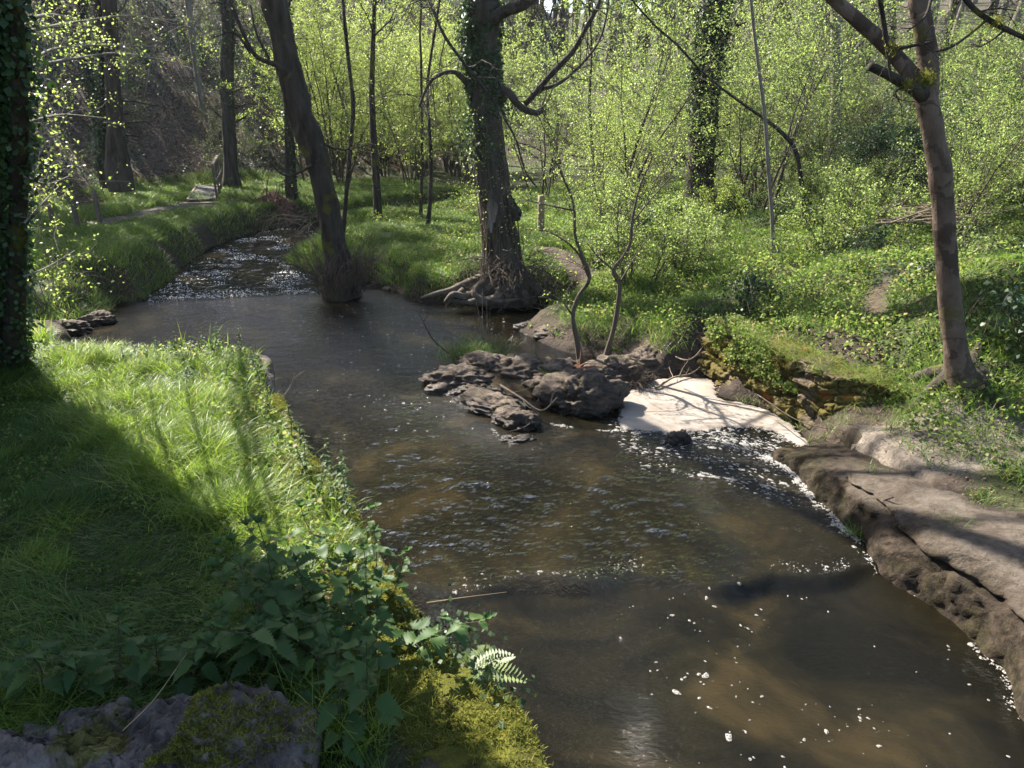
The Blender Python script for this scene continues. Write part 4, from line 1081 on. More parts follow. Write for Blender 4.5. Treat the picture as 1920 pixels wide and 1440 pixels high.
for k in range(170):
    a = rng.uniform(-math.pi, 0.3); p = np.array(P(955, 505, .8)) + np.array((math.cos(a) * rng.uniform(.35, .75), math.sin(a) * rng.uniform(.3, .6), rng.uniform(-.15, .3)))
    d = np.array((math.cos(a), math.sin(a), rng.uniform(-0.9, 1.0))); d /= np.linalg.norm(d)
    grow(B, [], p, d, rng.uniform(0.3, 0.9), 0.008, 2, 3, (0, 0, 2), 0.6, -0.10, 0.25, 0.6, 0)
B.build('dead_shoots', M['bark_twig'], t, loc=t.location)
B = MB()
for pts, dy in [([(925, 520, 34), (880, 532, 24), (845, 545, 18), (815, 552, 12), (790, 560, 7)], (0, -.25, -.4, -.5, -.5)), ([(930, 530, 30), (905, 548, 22), (870, 556, 18), (850, 552, 14), (835, 566, 7)], (-.2, -.5, -.6, -.7, -.7)),
                ([(945, 530, 30), (940, 550, 24), (930, 562, 18), (890, 566, 13), (850, 568, 6)], (-.3, -.6, -.7, -.75, -.7)), ([(955, 528, 34), (975, 545, 28), (985, 560, 20), (990, 572, 10)], (-.2, -.5, -.6, -.7)),
                ([(960, 525, 30), (1000, 540, 24), (1030, 555, 14), (1050, 562, 6)], (0, -.2, -.3, -.3)), ([(915, 525, 20), (890, 545, 14), (900, 560, 10), (940, 565, 9), (975, 560, 5)], (-.3, -.6, -.75, -.8, -.8)),
                ([(950, 540, 16), (958, 555, 12), (950, 570, 8), (945, 578, 4)], (-.5, -.7, -.8, -.8)), ([(870, 545, 16), (848, 560, 10), (860, 572, 5)], (-.5, -.65, -.7))]:
    p, r = px_path(pts, 16.55, dy); s = smooth_path(p, 22)
    tube(B, s, np.interp(np.linspace(0, 1, 22), np.linspace(0, 1, len(r)), r), 8, 0.14, 5, cap=True)
for k in range(30):
    a, b = rng.uniform(840, 1010), rng.uniform(548, 566); s = px_path([(a, b, 3), (a + rng.normal(0, 14), b + rng.uniform(5, 14), 2.4), (a + rng.normal(0, 22), b + rng.uniform(12, 24), 1.5)], 15.8)[0]
    tube(B, smooth_path(s, 7), np.linspace(.014, .006, 7), 4)
B.build('roots', M['root'], t, loc=t.location)

# smooth pinkish tree on the right bank
t = thing('pink_barked_tree', P(1800, 712, 1.0), 'smooth pinkish tree with a mossy fork standing above the dry stone wall', 'tree')
Y = 8.45
path, rad = trunk_from_px([(1806, 725, 52), (1793, 660, 42), (1782, 580, 40), (1775, 500, 39), (1768, 400, 38), (1763, 330, 40), (1750, 250, 40), (1738, 190, 42), (1742, 130, 36), (1732, 60, 36), (1722, 0, 36)], Y, 130, flare=0.22)
path, rad = extend(path, rad, 13, 0.07)
B = MB(); L = []
tube(B, path, rad, 26, 0.11, 4.0)
crown(B, L, path, rad, 6.6, 9, 2.6, tips=4, rmin=0.003)
B.build('trunk', M['bark_pink'], t, loc=t.location)
lp, lr = trunk_from_px([(1742, 200, 30), (1715, 150, 29), (1690, 118, 28), (1655, 80, 27), (1610, 40, 26), (1565, 0, 24)], Y, 24, below=0.0, dy=(0, .05, .1, .2, .3, .4)); lp, lr = extend(lp[1:], lr[1:], 10)
B = MB(); tube(B, lp, lr, 12, 0.05); crown(B, L, lp, lr, 6.2, 6, 1.8, tips=4, rmin=0.003); B.build('limb', M['bark_pink'], t, loc=t.location)
sp_, sr = trunk_from_px([(1738, 185, 30), (1722, 172, 26), (1700, 160, 19), (1665, 140, 17), (1631, 124, 17)], Y, 16, below=0.0, dy=(0, -.1, -.15, -.2, -.25))
B = MB(); tube(B, sp_[1:], sr[1:], 12, 0.08, 6, cap=True); B.build('broken_stub', M['bark_dark'], t, loc=t.location)
for pts, dy in [([(1640, -60, 12), (1650, 0, 10), (1658, 50, 9), (1664, 90, 9), (1668, 130, 6), (1672, 150, 5)], (-.6,) * 6), ([(1664, 92, 9), (1700, 88, 8), (1740, 80, 5), (1752, 77, 3)], (-.6, -.65, -.7, -.7)),
                ([(1780, -40, 11), (1820, 10, 10), (1850, 35, 10), (1880, 52, 9), (1935, 78, 8)], (-.9,) * 5), ([(1850, 37, 7), (1810, 70, 6), (1775, 92, 5), (1738, 98, 2)], (-.9, -1, -1, -1)), ([(1748, -10, 6), (1735, 30, 5), (1700, 60, 2)], (-.7, -.8, -.8)),
                ([(1702, 160, 5), (1680, 172, 3), (1690, 200, 1.5)], (-.2, -.3, -.3)), ([(1885, 55, 5), (1860, 75, 3), (1830, 92, 1.5)], (-.9, -.9, -.9)), ([(1835, 22, 4), (1870, 16, 3), (1905, 20, 2)], (-.9, -.9, -.9))]:
    p, r = px_path(pts, Y, dy); s = smooth_path(p, 18); B = MB(); LL = []
    tube(B, s, np.interp(np.linspace(0, 1, 18), np.linspace(0, 1, len(r)), r), 7, 0.12, 9)
    for k in range(6):
        i = rng.integers(4, 17); d = s[i] - s[i - 1]; d /= np.linalg.norm(d); cd = d * .6 + perp(d) * .8
        grow(B, LL, s[i], cd / np.linalg.norm(cd), rng.uniform(0.06, 0.35), 0.005, 2, 3, (0, 0, 2), 0.7, 0.0, 0.2, 0.6, 0, rmin=0.0018)
    B.build('dead_branch', M['bark_dark'], t, loc=t.location)
B = MB(); leaves(B, lv(L), 0.05); B.build('foliage', M['leaf_spring'], t, loc=t.location)
B = MB()
for (x, y, n, s) in [(1735, 150, 500, 0.05), (1700, 162, 260, 0.035), (1672, 92, 160, 0.03), (1866, 45, 240, 0.035)]:
    q, _ = PD(x, y, Y - (0.13 if x > 1720 and x < 1800 else 0.25 if x == 1700 else 0.62 if x < 1690 else 0.9)); pp = q + rng.normal(0, s, (n, 3)); blades(B, pp, 0.03, 0.008, 0.6, 0.3)
B.build('moss', M['moss_tuft'], t, loc=t.location)
B = MB()
for a in (0.1, 0.9, -0.6, -1.4, 2.3, 3.4, 4.4):
    b0 = np.array(P(1806, 712, 1.05)) + np.array((math.cos(a) * .1, math.sin(a) * .1, 0.1)); e = b0 + np.array((math.cos(a) * .65, math.sin(a) * .5, 0)); e[2] = land1(e[0], e[1]) - .03
    m_ = (b0 + e) / 2; m_[2] = max(land1(m_[0], m_[1]) + .05, 0)
    tube(B, smooth_path([b0, m_, e], 10), np.linspace(.13, .03, 10), 7, .12, 5)
B.build('roots', M['bark_dark'], t, loc=t.location)

# other single trees one can tell apart
def pole(name, pts, Y, label, bark, cat='tree', ivy=0, ztop=14, crown_n=8, crown_len=2.6, leaf='leaf_spring', tips=4, zc=8, lump=0.07, twigs=8, flare=.2, below=.6, lsize=.055, ivz=(0, 9), sides=10):
    path, rad = trunk_from_px(pts, Y, 40, flare=flare, below=below)
    b = path[1].copy(); b[2] = land1(b[0], b[1])
    t = thing(name, b, label, cat)
    vis = path.copy(); visr = rad.copy()
    if ztop: path, rad = extend(path, rad, ztop, 0.08)
    B = MB(); L = []; tube(B, path, rad, sides, lump, 3)
    if crown_n: crown(B, L, path, rad, zc, crown_n, crown_len, tips=tips)
    for k in range(twigs):
        i = rng.integers(8, len(vis) - 1); d = vis[i] - vis[i - 1]; d /= np.linalg.norm(d); cd = perp(d) * .9 + np.array((0, 0, .25))
        grow(B, L, vis[i], cd / np.linalg.norm(cd), rng.uniform(0.5, 1.6), max(visr[i] * .16, .006), 2, 3, (0, 0, 4), 0.7, 0.03, 0.2, 0.6, tips)
    B.build('trunk', M[bark], t, loc=t.location)
    if L:
        B = MB(); pts_ = lv(L); leaves(B, pts_, lsize); B.build('foliage', M[leaf], t, loc=t.location)
    if ivy:
        B = ivy_on(vis, visr, *ivz, ivy, (0.06, 0.11), 0.12); B.build('ivy', M['leaf_dark'], t, loc=t.location)
    return t
pole('twin_trunk_tree', [(222, 318, 40), (216, 240, 30), (212, 150, 27), (208, 60, 26), (204, 0, 26)], 22.5, 'tall brown woodland tree on the slope, the right one of a close pair', 'bark_grey', zc=10, ztop=16, leaf='leaf_mid', tips=2)
pole('twin_trunk_tree', [(200, 312, 30), (197, 240, 24), (196, 150, 22), (190, 60, 20), (182, 0, 20)], 22.9, 'darker ivy ringed woodland tree on the slope, the left one of a close pair', 'bark_dark', ivy=1600, zc=10, ztop=16, leaf='leaf_mid', tips=2, ivz=(2, 6))
pole('bridge_tree', [(434, 346, 30), (432, 300, 25), (428, 220, 25), (425, 140, 26), (428, 60, 25), (424, 0, 25)], 31.5, 'straight tall tree standing right behind the little footbridge', 'bark_grey', ivy=500, zc=11, ztop=18, tips=1, crown_n=4, ivz=(4, 9))
pole('slope_tree', [(385, 230, 14), (374, 160, 13), (362, 80, 12), (352, 0, 11)], 38, 'thin grey leaning tree far up the shaded slope', 'bark_light', zc=11, ztop=18, tips=1)
pole('curved_sapling', [(642, 450, 9), (648, 380, 8), (655, 300, 8), (660, 240, 8), (662, 190, 8), (654, 120, 7), (648, 60, 7), (643, 0, 6)], 20.5, 'thin dark sinuous sapling just right of the leaning tree', 'bark_dark', zc=7.4, ztop=11, crown_len=1.6, lump=0.1, twigs=14, tips=2, flare=0)
pole('ivy_oak', [(1312, 400, 56), (1312, 330, 50), (1318, 220, 50), (1322, 130, 54), (1334, 60, 58), (1345, 0, 58)], 24, 'stout ivy clad tree rising out of the green bushes', 'bark_dark', ivy=5200, zc=10, ztop=18, crown_n=12, crown_len=4, ivz=(3.2, 9))
pole('slender_sapling', [(1451, 500, 7.5), (1447, 400, 7), (1440, 310, 7), (1434, 220, 7), (1424, 140, 6.5), (1414, 60, 6), (1408, 0, 6)], 15.6, 'slender pale grey sapling rising straight from the bramble bank', 'bark_light', zc=6.9, ztop=9.5, crown_len=1.0, crown_n=5, twigs=7, tips=1, flare=0, lump=.03)
for pts, Y, lab in [([(709, 412, 17), (705, 330, 14), (700, 250, 12), (697, 170, 11), (700, 60, 9)], 23.5, 'young dark trunked tree in the bright clearing left of the old tree'),
                    ([(801, 432, 9), (806, 380, 8), (808, 300, 7), (802, 200, 6)], 22.4, 'slim dark young tree leaning slightly right in the clearing'),
                    ([(789, 412, 7), (790, 350, 6), (792, 260, 5), (790, 160, 5)], 24.0, 'slim dark young tree just behind the leaning slim one'),
                    ([(1118, 408, 7), (1113, 360, 7), (1112, 300, 6), (1105, 200, 5)], 24.5, 'thin straight young tree right of the cut post'),
                    ([(1512, 440, 10), (1506, 380, 10), (1498, 310, 9), (1485, 270, 8), (1450, 235, 7), (1400, 200, 5)], 18.5, 'dark thin tree bending left over the bushes'),
                    ([(545, 350, 22), (544, 300, 20), (542, 240, 18), (538, 150, 16), (536, 0, 14)], 27, 'ivy cloaked tree behind the leaning tree')]:
    pole('young_tree', pts, Y, lab, 'bark_dark', zc=6, ztop=9, crown_n=6, crown_len=1.6, twigs=12, tips=7, leaf='leaf_yellow', flare=.1, ivy=900 if 'ivy' in lab else 0, sides=8)
# the two saplings on the island
for pts, dyb, lab, fork in [([(1090, 690, 14), (1082, 640, 10), (1074, 592, 8.5), (1085, 555, 8), (1105, 522, 8), (1092, 480, 7), (1078, 440, 6), (1077, 395, 5), (1066, 355, 4), (1040, 300, 3)], 11.9, 'crooked thin island sapling, the left one, rooted by broken wood', [([(1105, 522, 6), (1080, 470, 4), (1030, 435, 3), (985, 430, 1.5)]), ([(1077, 395, 4), (1030, 385, 3), (985, 375, 2)]), ([(1074, 592, 5), (1062, 575, 3), (1050, 560, 2)])]),
                            ([(1124, 698, 14), (1138, 660, 10), (1152, 610, 9), (1160, 560, 9), (1161, 530, 9), (1150, 506, 8.5), (1168, 482, 7), (1182, 455, 6), (1186, 410, 5), (1200, 350, 4), (1225, 290, 3)], 11.8, 'forked thin island sapling, the right one, rooted on the mossy block', [([(1160, 535, 5), (1180, 500, 3), (1205, 460, 2)]), ([(1150, 506, 4), (1120, 480, 3), (1100, 455, 1.5)]), ([(1184, 420, 4), (1215, 380, 3), (1260, 330, 2)])])]:
    path, rad = trunk_from_px(pts, dyb, 50, below=.25, flare=.25)
    t = thing('island_sapling', path[0], lab, 'sapling')
    B = MB(); L = []; tube(B, path, rad, 8, .08, 6)
    for f_ in fork:
        p, r = px_path(f_, dyb); s = smooth_path(p, 14); tube(B, s, np.interp(np.linspace(0, 1, 14), np.linspace(0, 1, len(r)), r), 5, .08, 8)
        for k in range(6):
            i = rng.integers(4, 13); d = s[i] - s[i - 1]; d /= np.linalg.norm(d); cd = d * .6 + perp(d) * .8
            grow(B, L, s[i], cd / np.linalg.norm(cd), rng.uniform(0.15, 0.6), 0.006, 2, 3, (0, 0, 3), 0.7, 0.02, 0.2, 0.6, 3, rmin=0.002)
    for k in range(20):
        i = rng.integers(22, 50); d = path[i] - path[i - 1]; d /= np.linalg.norm(d); cd = d * .5 + perp(d) * .85
        grow(B, L, path[i], cd / np.linalg.norm(cd), rng.uniform(0.25, 0.9), 0.007, 2, 3, (0, 0, 3), 0.7, 0.02, 0.2, 0.6, 4, rmin=0.002)
    B.build('stem', M['bark_twig'], t, loc=t.location)
    B = MB(); leaves(B, lv(L), rng.uniform(.03, .05, len(lv(L)))); B.build('foliage', M['leaf_yellow'], t, loc=t.location)

# ------------------------------------------------------------------ the wood: bushes and tall trees in kinds
def bush_proto(name, label, stems, h, leafm, tips, lsize_, spread=0.35, bark='bark_twig', lean=0.22, group=None, nb=9, jit=0.045):
    t = thing(name, (0, 0, 0), label, 'bush', group); tips = int(tips * 1.6); lsize = lsize_ * .8
    B = MB(); L = []
    for s in range(stems):
        a = rng.uniform(0, 6.28); d = np.array((math.cos(a) * lean * rng.uniform(.2, 1.4), math.sin(a) * lean * rng.uniform(.2, 1.4), 1)); d /= np.linalg.norm(d)
        p = np.array((math.cos(a), math.sin(a), 0)) * rng.uniform(0, .3) - np.array((0, 0, .25)); hh = h * rng.uniform(.65, 1.05)
        n = 9; pts = [p]
        for k in range(n):
            d = d + rng.normal(0, .10, 3) + np.array((0, 0, .03)); d /= np.linalg.norm(d); pts.append(pts[-1] + d * hh / n)
        pts = np.array(pts); r0 = 0.006 * hh + .01
        tube(B, pts, np.linspace(r0, .005, n + 1), 5, .05)
        for k in range(nb):
            f = rng.uniform(.16, 1) ** .9 * n; i = min(int(f), n - 1); q = pts[i] + (pts[i + 1] - pts[i]) * (f - i)
            dd = pts[i + 1] - pts[i]; dd /= np.linalg.norm(dd); cd = dd * .55 + perp(dd) * .8; cd /= np.linalg.norm(cd)
            grow(B, L, q, cd, hh * spread * rng.uniform(.5, 1.1), .008, 2, 3, (0, 0, 6), .75, .03, .2, .55, tips, jit=jit, rmin=.0028)
    B.build('stems', M[bark], t)
    pts = lv(L); B = MB(); leaves(B, pts, rng.uniform(.45, 1.5, len(pts)) * lsize, up_bias=.7); B.build('foliage', M[leafm], t)
    return t
def tall_proto(name, label, h, leafm, tips, lsize, n=14, bark='bark_light', group=None, ln=4.0, ivy=0):
    t = thing(name, (0, 0, 0), label, 'tree', group)
    pts = [np.array((0, 0, -.6))]; d = np.array((rng.normal(0, .06), rng.normal(0, .06), 1.0))
    for k in range(24):
        d = d + rng.normal(0, .05, 3) + np.array((0, 0, .03)); d /= np.linalg.norm(d); pts.append(pts[-1] + d * (h + .6) / 24)
    path = np.array(pts); rad = np.linspace(.012 * h + .05, .03, 25); rad[:2] *= 1.3
    B = MB(); L = []; tube(B, path, rad, 8, .06, 2)
    crown(B, L, path, rad, h * .28, n, ln, lev=2, nch=(6, 5, 4), tips=tips, spread=1.0, rmin=.006)
    B.build('trunk', M[bark], t)
    pts = lv(L)
    if len(pts):
        B = MB(); leaves(B, pts, rng.uniform(.7, 1.3, len(pts)) * lsize); B.build('foliage', M[leafm], t)
    if ivy:
        ivy_on(path, rad, 0.3, h * .55, ivy, (.08, .14), .22).build('ivy', M['leaf_dark'], t)
    return t
used_p = {}
def plant(proto, x, y, rz=None, sc=1.0, label=None, group=None, dz=0.0):
    rz = rng.uniform(0, 6.28) if rz is None else rz
    loc = (x, y, land1(x, y) + dz)
    if proto.name not in used_p:
        used_p[proto.name] = 1
        proto.location = loc; proto.rotation_euler = (0, 0, rz); proto.scale = (sc,) * 3
        tag(proto, label, None, group); return proto
    return dup(proto, loc, rz, sc, label, group)
clear_spots = []
def scatter(protos, n, xr, yr, mind, label, group, sc=(.8, 1.2), cond=None, tries=40):
    k = 0
    for _ in range(n * tries):
        if k >= n: break
        x, y = rng.uniform(*xr), rng.uniform(*yr)
        p = np.array([[x, y]])
        if any((x - a) ** 2 + (y - b) ** 2 < mind ** 2 for a, b in clear_spots): continue
        if cond is not None and not cond(x, y): continue
        if sdist(p)[0] < .8: continue
        if not seen(np.array([[x, y, land1(x, y) + 2]]), 350)[0]: continue
        plant(protos[int(rng.integers(len(protos)))], x, y, None, rng.uniform(*sc), label, group); clear_spots.append((x, y)); k += 1
    return k
gA = 'bright hazel bushes behind the leaning tree'
hazelA = [bush_proto('hazel_bush', '', 7, 7.5, 'leaf_yellow', 14, .085, .30, nb=14) for k in range(3)]
gC = 'spring green bushes of the wood right of the old tree'
hazelC = [bush_proto('hazel_bush', '', n_s, h, lf, tp, ls, .42, nb=nb_, lean=ln_) for n_s, h, lf, tp, ls, nb_, ln_ in ((4, 5.5, 'leaf_spring', 16, .065, 15, .35), (3, 4.6, 'leaf_yellow', 18, .06, 14, .5), (4, 6.6, 'leaf_spring', 14, .075, 16, .3), (3, 5.2, 'leaf_mid', 16, .06, 14, .6), (2, 6.8, 'leaf_yellow', 14, .07, 18, .3))]
gD = 'mixed twiggy bushes on the right slope'
thornD = [bush_proto('thorn_bush', '', 6, h, lf, tp, .068, .42, 'bark_twig', nb=14, lean=.45) for h, lf, tp in ((4.5, 'leaf_mid', 12), (5.2, 'leaf_spring', 15), (3.2, 'leaf_dark', 18), (5.6, 'leaf_mid', 6), (4.2, 'leaf_yellow', 12))]
lowE = [bush_proto('low_bush', '', 8, h, lf, 9, .055, .4, 'bark_twig', .5, nb=12) for h, lf in ((1.5, 'leaf_mid'), (1.9, 'leaf_spring'), (1.2, 'leaf_yellow'))]
scatter(hazelA, 17, (-10, 0.2), (33, 43), 1.5, 'tall bright yellow green hazel bush behind the leaning tree', gA, (.8, 1.1), cond=lambda x, y: -0.245 * y - .8 < x < -0.035 * y)
scatter(hazelC, 28, (-1, 15), (19.5, 38), 1.9, 'leafy spring green hazel bush in the wood right of the old tree', gC, (.75, 1.15), cond=lambda x, y: (.12 * y < x < .34 * y and not (y < 25.5 and .165 * y < x < .31 * y)) or (.03 * y < x <= .12 * y and y > 28))
scatter(thornD, 38, (4, 26), (12.5, 36), 1.5, 'twiggy mixed green bush on the rising right slope', gD, (.7, 1.15), cond=lambda x, y: x > .36 * y and (x > .52 * y or y > 16.5) and not (abs(x - 7.6) < 1.2 and y < 15))
scatter(lowE, 26, (0, 16), (13, 27), 1.1, 'low leafy bush among the brambles at the edge of the wood', 'low bushes along the wood edge', (.6, 1.1), cond=lambda x, y: x > .06 * y + 1.5 and y > 14.5)
gT = 'bare tall trees standing deep in the wood'
tall = [tall_proto('tall_tree', '', h, 'leaf_spring', tp, .085, bark=bk, ln=4.2) for h, tp, bk in ((17, 2, 'bark_light'), (15, 3, 'bark_grey'), (19, 2, 'bark_light'), (14, 5, 'bark_grey'))]
scatter(tall, 10, (-14, 8), (40, 80), 3.5, 'tall thinly leaved tree standing deep in the wood', gT, (.8, 1.1), cond=lambda x, y: x > -.2 * y)
scatter(tall, 34, (-2, 14), (46, 85), 2.4, 'tall thinly leaved tree standing deep in the wood', gT, (.9, 1.3))
scatter(tall, 70, (8, 50), (33, 80), 2.2, 'tall thinly leaved tree standing deep in the wood', gT, (.8, 1.2), cond=lambda x, y: x > .16 * y)
scatter(tall, 16, (4, 26), (20, 36), 2.2, 'tall thinly leaved tree among the right slope bushes', 'tall trees among the right slope bushes', (.8, 1.1), cond=lambda x, y: x > .3 * y)
slope_t = [tall_proto('slope_tree', '', h, 'leaf_mid', tp, .08, bark='bark_grey', ln=3.4, ivy=iv) for h, tp, iv in ((16, 1, 0), (14, 2, 1600), (18, 1, 0))]
scatter(slope_t, 16, (-45, -7), (24, 62), 3.0, 'tall bare tree on the shaded leaf strewn slope', 'bare trees on the shaded slope', (.8, 1.15), cond=lambda x, y: abs(x + 6.5 + .36 * (y - 20)) > 3.5 and x < -.28 * y + 1 and hill_side(np.array([[x, y]]))[0] > 2.0)
shade_t = [tall_proto('added_shade_tree', '', 17, 'leaf_mid', 15, .17, n=15, bark='bark_dark', ln=4.0, ivy=2500) for k in range(2)]  # dense crowns added up the slope to throw shade on the left bank
for tx_, ty_ in [(-11, 19), (-12.5, 23.5), (-10.5, 21.5), (-11.5, 28.5), (-13.5, 27)]:
    plant(shade_t[int(rng.integers(2))], tx_ - 10.0, ty_ + 10.0, None, rng.uniform(.85, 1.05), 'tall ivy hung tree added on the slope to shade the left bank', 'dense crowned trees added to shade the left bank'); clear_spots.append((tx_ - 10, ty_ + 10))
lowS = [bush_proto('slope_shrub', '', 6, h, 'leaf_mid', 3, .055, .4, 'bark_light', .5) for h in (2.6, 2.0)]
scatter(lowS, 40, (-34, -6), (20, 52), 1.6, 'bare twiggy shrub with few leaves on the shaded slope', 'twiggy shrubs on the shaded slope', (.7, 1.3), cond=lambda x, y: hill_side(np.array([[x, y]]))[0] > .6 and abs(x + .43 * y) > 1.2)

# ------------------------------------------------------------------ unseen house added so its corner throws the shade across the grass
def box(B, a, b):
    x0, y0, z0 = a; x1, y1, z1 = b
    v = [(x0, y0, z0), (x1, y0, z0), (x1, y1, z0), (x0, y1, z0), (x0, y0, z1), (x1, y0, z1), (x1, y1, z1), (x0, y1, z1)]
    B.add(v, [(0, 3, 2, 1), (4, 5, 6, 7), (0, 1, 5, 4), (1, 2, 6, 5), (2, 3, 7, 6), (3, 0, 4, 7)])
shadow_house = thing('added_shadow_house', (-12.5, 6.7, 1), 'tall unseen stone house added left of the lawn to shade it', 'added building')
B = MB(); box(B, (-16, 1.5, .3), (-9.0, 11.85, 13.8))
v = [(-16, 1.5, 13.8), (-9.0, 1.5, 13.8), (-9.0, 11.85, 13.8), (-16, 11.85, 13.8), (-9.0, 6.7, 16.4), (-16, 6.7, 16.4)]
B.add(v, [(0, 1, 4, 5), (2, 3, 5, 4)], [(1, 2, 4), (3, 0, 5)])
B.build('wall', M['slab'], shadow_house, False, loc=shadow_house.location)
B = MB()
for y0, y1 in ((1.2, 6.7), (12.15, 6.7)):
    B.add([(-16.3, y0, 13.7), (-8.5, y0, 13.7), (-8.5, y1, 16.46), (-16.3, y1, 16.46), (-16.3, y0, 13.84), (-8.5, y0, 13.84), (-8.5, y1, 16.62), (-16.3, y1, 16.62)], [(0, 1, 2, 3), (4, 5, 6, 7), (0, 1, 5, 4), (1, 2, 6, 5), (2, 3, 7, 6), (3, 0, 4, 7)])
B.build('roof', M['postwood'], shadow_house, False, loc=shadow_house.location)
for y in (3.6, 6.7, 9.8):
    for z in (2.2, 5.2, 8.2):
        B = MB(); box(B, (-9.03, y - .45, z), (-8.95, y + .45, z + 1.3)); B.build('window', M['postwood'], shadow_house, False, loc=shadow_house.location)

# ------------------------------------------------------------------ footbridge and posts
bx0, by0 = P(379, 377, 1.22)[:2]; bx1, by1 = P(394, 341, 1.30)[:2]
dv = np.array((bx1 - bx0, by1 - by0)); ln = np.hypot(*dv); ang = math.atan2(dv[1], dv[0]) - math.pi / 2
fb = thing('footbridge', (bx0, by0, 1.22), 'small grey plank footbridge with a handrail on one side', 'footbridge', rz=ang)
ln = 5.0
B = MB()
for k in range(36):
    y = k * ln / 36; box(B, (-.42, y, 0.02 + rng.normal(0, .003)), (.36, y + ln / 36 - .012, .06))
B.build('deck', M['deck'], fb, False)
for x in (-.48, .36):
    B = MB(); box(B, (x, -.03, -.16), (x + .07, ln + .05, .09)); B.build('side_beam', M['railwood'], fb, False)
for y in (.15, 2.3, 4.6):
    B = MB(); box(B, (.432, y, -.45), (.50, y + .08, 1.12)); B.build('post', M['postwood'], fb, False)
B = MB(); box(B, (.42, 0, 1.122), (.515, ln, 1.19)); B.build('handrail', M['railwood'], fb, False)
B = MB(); box(B, (.502, 0.05, .55), (.53, ln - .1, .63)); B.build('middle_rail', M['postwood'], fb, False)
B = MB(); box(B, (-.7, -.3, -.22), (.75, -.06, -.02)); B.build('front_step', M['railwood'], fb, False)
def post(px, py, z, h, r, label, tilt=0.0, mat='postwood', group='old wooden posts beside the path'):
    q = P(px, py, z); B = MB(); s = np.column_stack([np.linspace(0, tilt * h, 8), np.zeros(8), np.linspace(-.35, h, 8)])
    tube(B, s, np.linspace(r * 1.05, r * .95, 8), 9, .06, 6, cap=True)
    o = B.build('fence_post', M[mat]); o.location = (q[0], q[1], land1(q[0], q[1])); return tag(o, label, 'post', group)
post(146, 432, 1.05, 0.92, .075, 'grey wooden post beside the path, nearest the ivy tree', .03)
post(190, 421, 1.05, 1.0, .07, 'brown wooden post beside the path, the one toward the footbridge', -.04)
post(100, 425, 1.05, 0.7, .06, 'short dark wooden post half hidden by the ivy tree leaves', .02)
post(1014, 432, .9, 1.05, .10, 'weathered cut post standing in the bright clearing right of the old tree', 0, 'railwood', None)
q = P(1128, 486, .9); bv, bf = rock_mesh(.22, .22, .26, 44, 4, .2, .2); B = MB(); B.add(bv, t=bf)
tube(B, [(0, 0, -.2), (0, 0, .22)], [.2, .17], 14, .1, 5, cap=True)
o = B.build('stump', M['bark_dark']); o.location = (q[0], q[1], land1(q[0], q[1]) + .05); tag(o, 'low dark tree stump beside the dirt track in the clearing', 'stump')

# ------------------------------------------------------------------ grass and ground leaves
def area(n, xr, yr, cond, m=150):
    p = np.column_stack([rng.uniform(*xr, n), rng.uniform(*yr, n)])
    p = p[cond(p)]
    z = land(p); q = np.column_stack([p, z])
    return q[seen(q, m)]
LAWN = np.vstack([WALL[:, :2], [(-7.2, 11.3), (-9, 10), (-9, -1)]])
def on_lawn(p): return inside(p, LAWN)
def field(p):
    a = fbm(p[:, :2] * 0.8 + 5, 2) * 5
    return np.column_stack([np.cos(a), np.sin(a), np.zeros(len(a))])
B = MB()
q = area(230000, (-8, 1), (1.5, 13.8), lambda p: on_lawn(p) & (poly_dist(p, WALL[:, :2], False) > .22 + .25 * fbm(p * 2, 2) + .5 * (1 - sstep(p[:, 1], 3.6, 4.8))) & (fbm(p * 1.3 + 3, 3) > -.42))
h = 0.045 + 0.085 * np.clip(fbm(q * 1.4 + 7, 4) + .40, 0, 1) + rng.uniform(0, .05, len(q))
blades(B, q, h, rng.uniform(.004, .008, len(q)), .6, .85, field(q) * 1.1)
o = B.build('grass', M['grass_lawn']); tag(o, kind='stuff')
B = MB()
# longer tufts in the sunny strip
cl = []
for _ in range(330):
    px, py = rng.uniform(120, 680), rng.uniform(650, 1030)
    if (px - 60) * .86 - (py - 690) * 1.0 < -10: continue
    c = P(px, py, 1.0)
    if not on_lawn(c[None, :2])[0] or poly_dist(c[None, :2], WALL[:, :2], False)[0] < .16: continue
    cl.append(c)
for _ in range(110):
    c = np.array((rng.uniform(-7, .3), rng.uniform(2.6, 9.8), 1.0))
    if not on_lawn(c[None, :2])[0] or poly_dist(c[None, :2], WALL[:, :2], False)[0] < .6: continue
    n = int(rng.uniform(60, 200)); p = c[:2] + rng.normal(0, rng.uniform(.05, .14), (n, 2))
    blades(B, np.column_stack([p, land(p)]), rng.uniform(.6, 1.15, n) * rng.uniform(.10, .2), rng.uniform(.004, .007, n), .5, .7, np.array((math.cos(c[0] * 9), math.sin(c[1] * 7), 0)) * .8)
for c in cl:
    n = int(rng.uniform(120, 420)); p = c[:2] + rng.normal(0, rng.uniform(.06, .2), (n, 2)); z = land(p)
    hh = rng.uniform(.12, .28) if rng.random() < .75 else rng.uniform(.28, .42)
    if poly_dist(c[None, :2], WALL[:, :2], False)[0] < .6: hh = min(hh, .16); n = n // 3; p = p[:n]; z = z[:n]
    blades(B, np.column_stack([p, z]), rng.uniform(.6, 1.15, n) * hh, rng.uniform(.004, .009, n), .35, .6, np.array((math.cos(c[0] * 9), math.sin(c[1] * 7), 0)) * .8)
for (px, py) in [(390, 640), (440, 645), (462, 650), (410, 660), (350, 655), (90, 645), (110, 640), (75, 650), (60, 648)]:
    c = P(px, py, .95); n = 40; p = c[:2] + rng.normal(0, .1, (n, 2)); blades(B, np.column_stack([p, land(p)]), rng.uniform(.25, .6, n), .011, .12, .25)
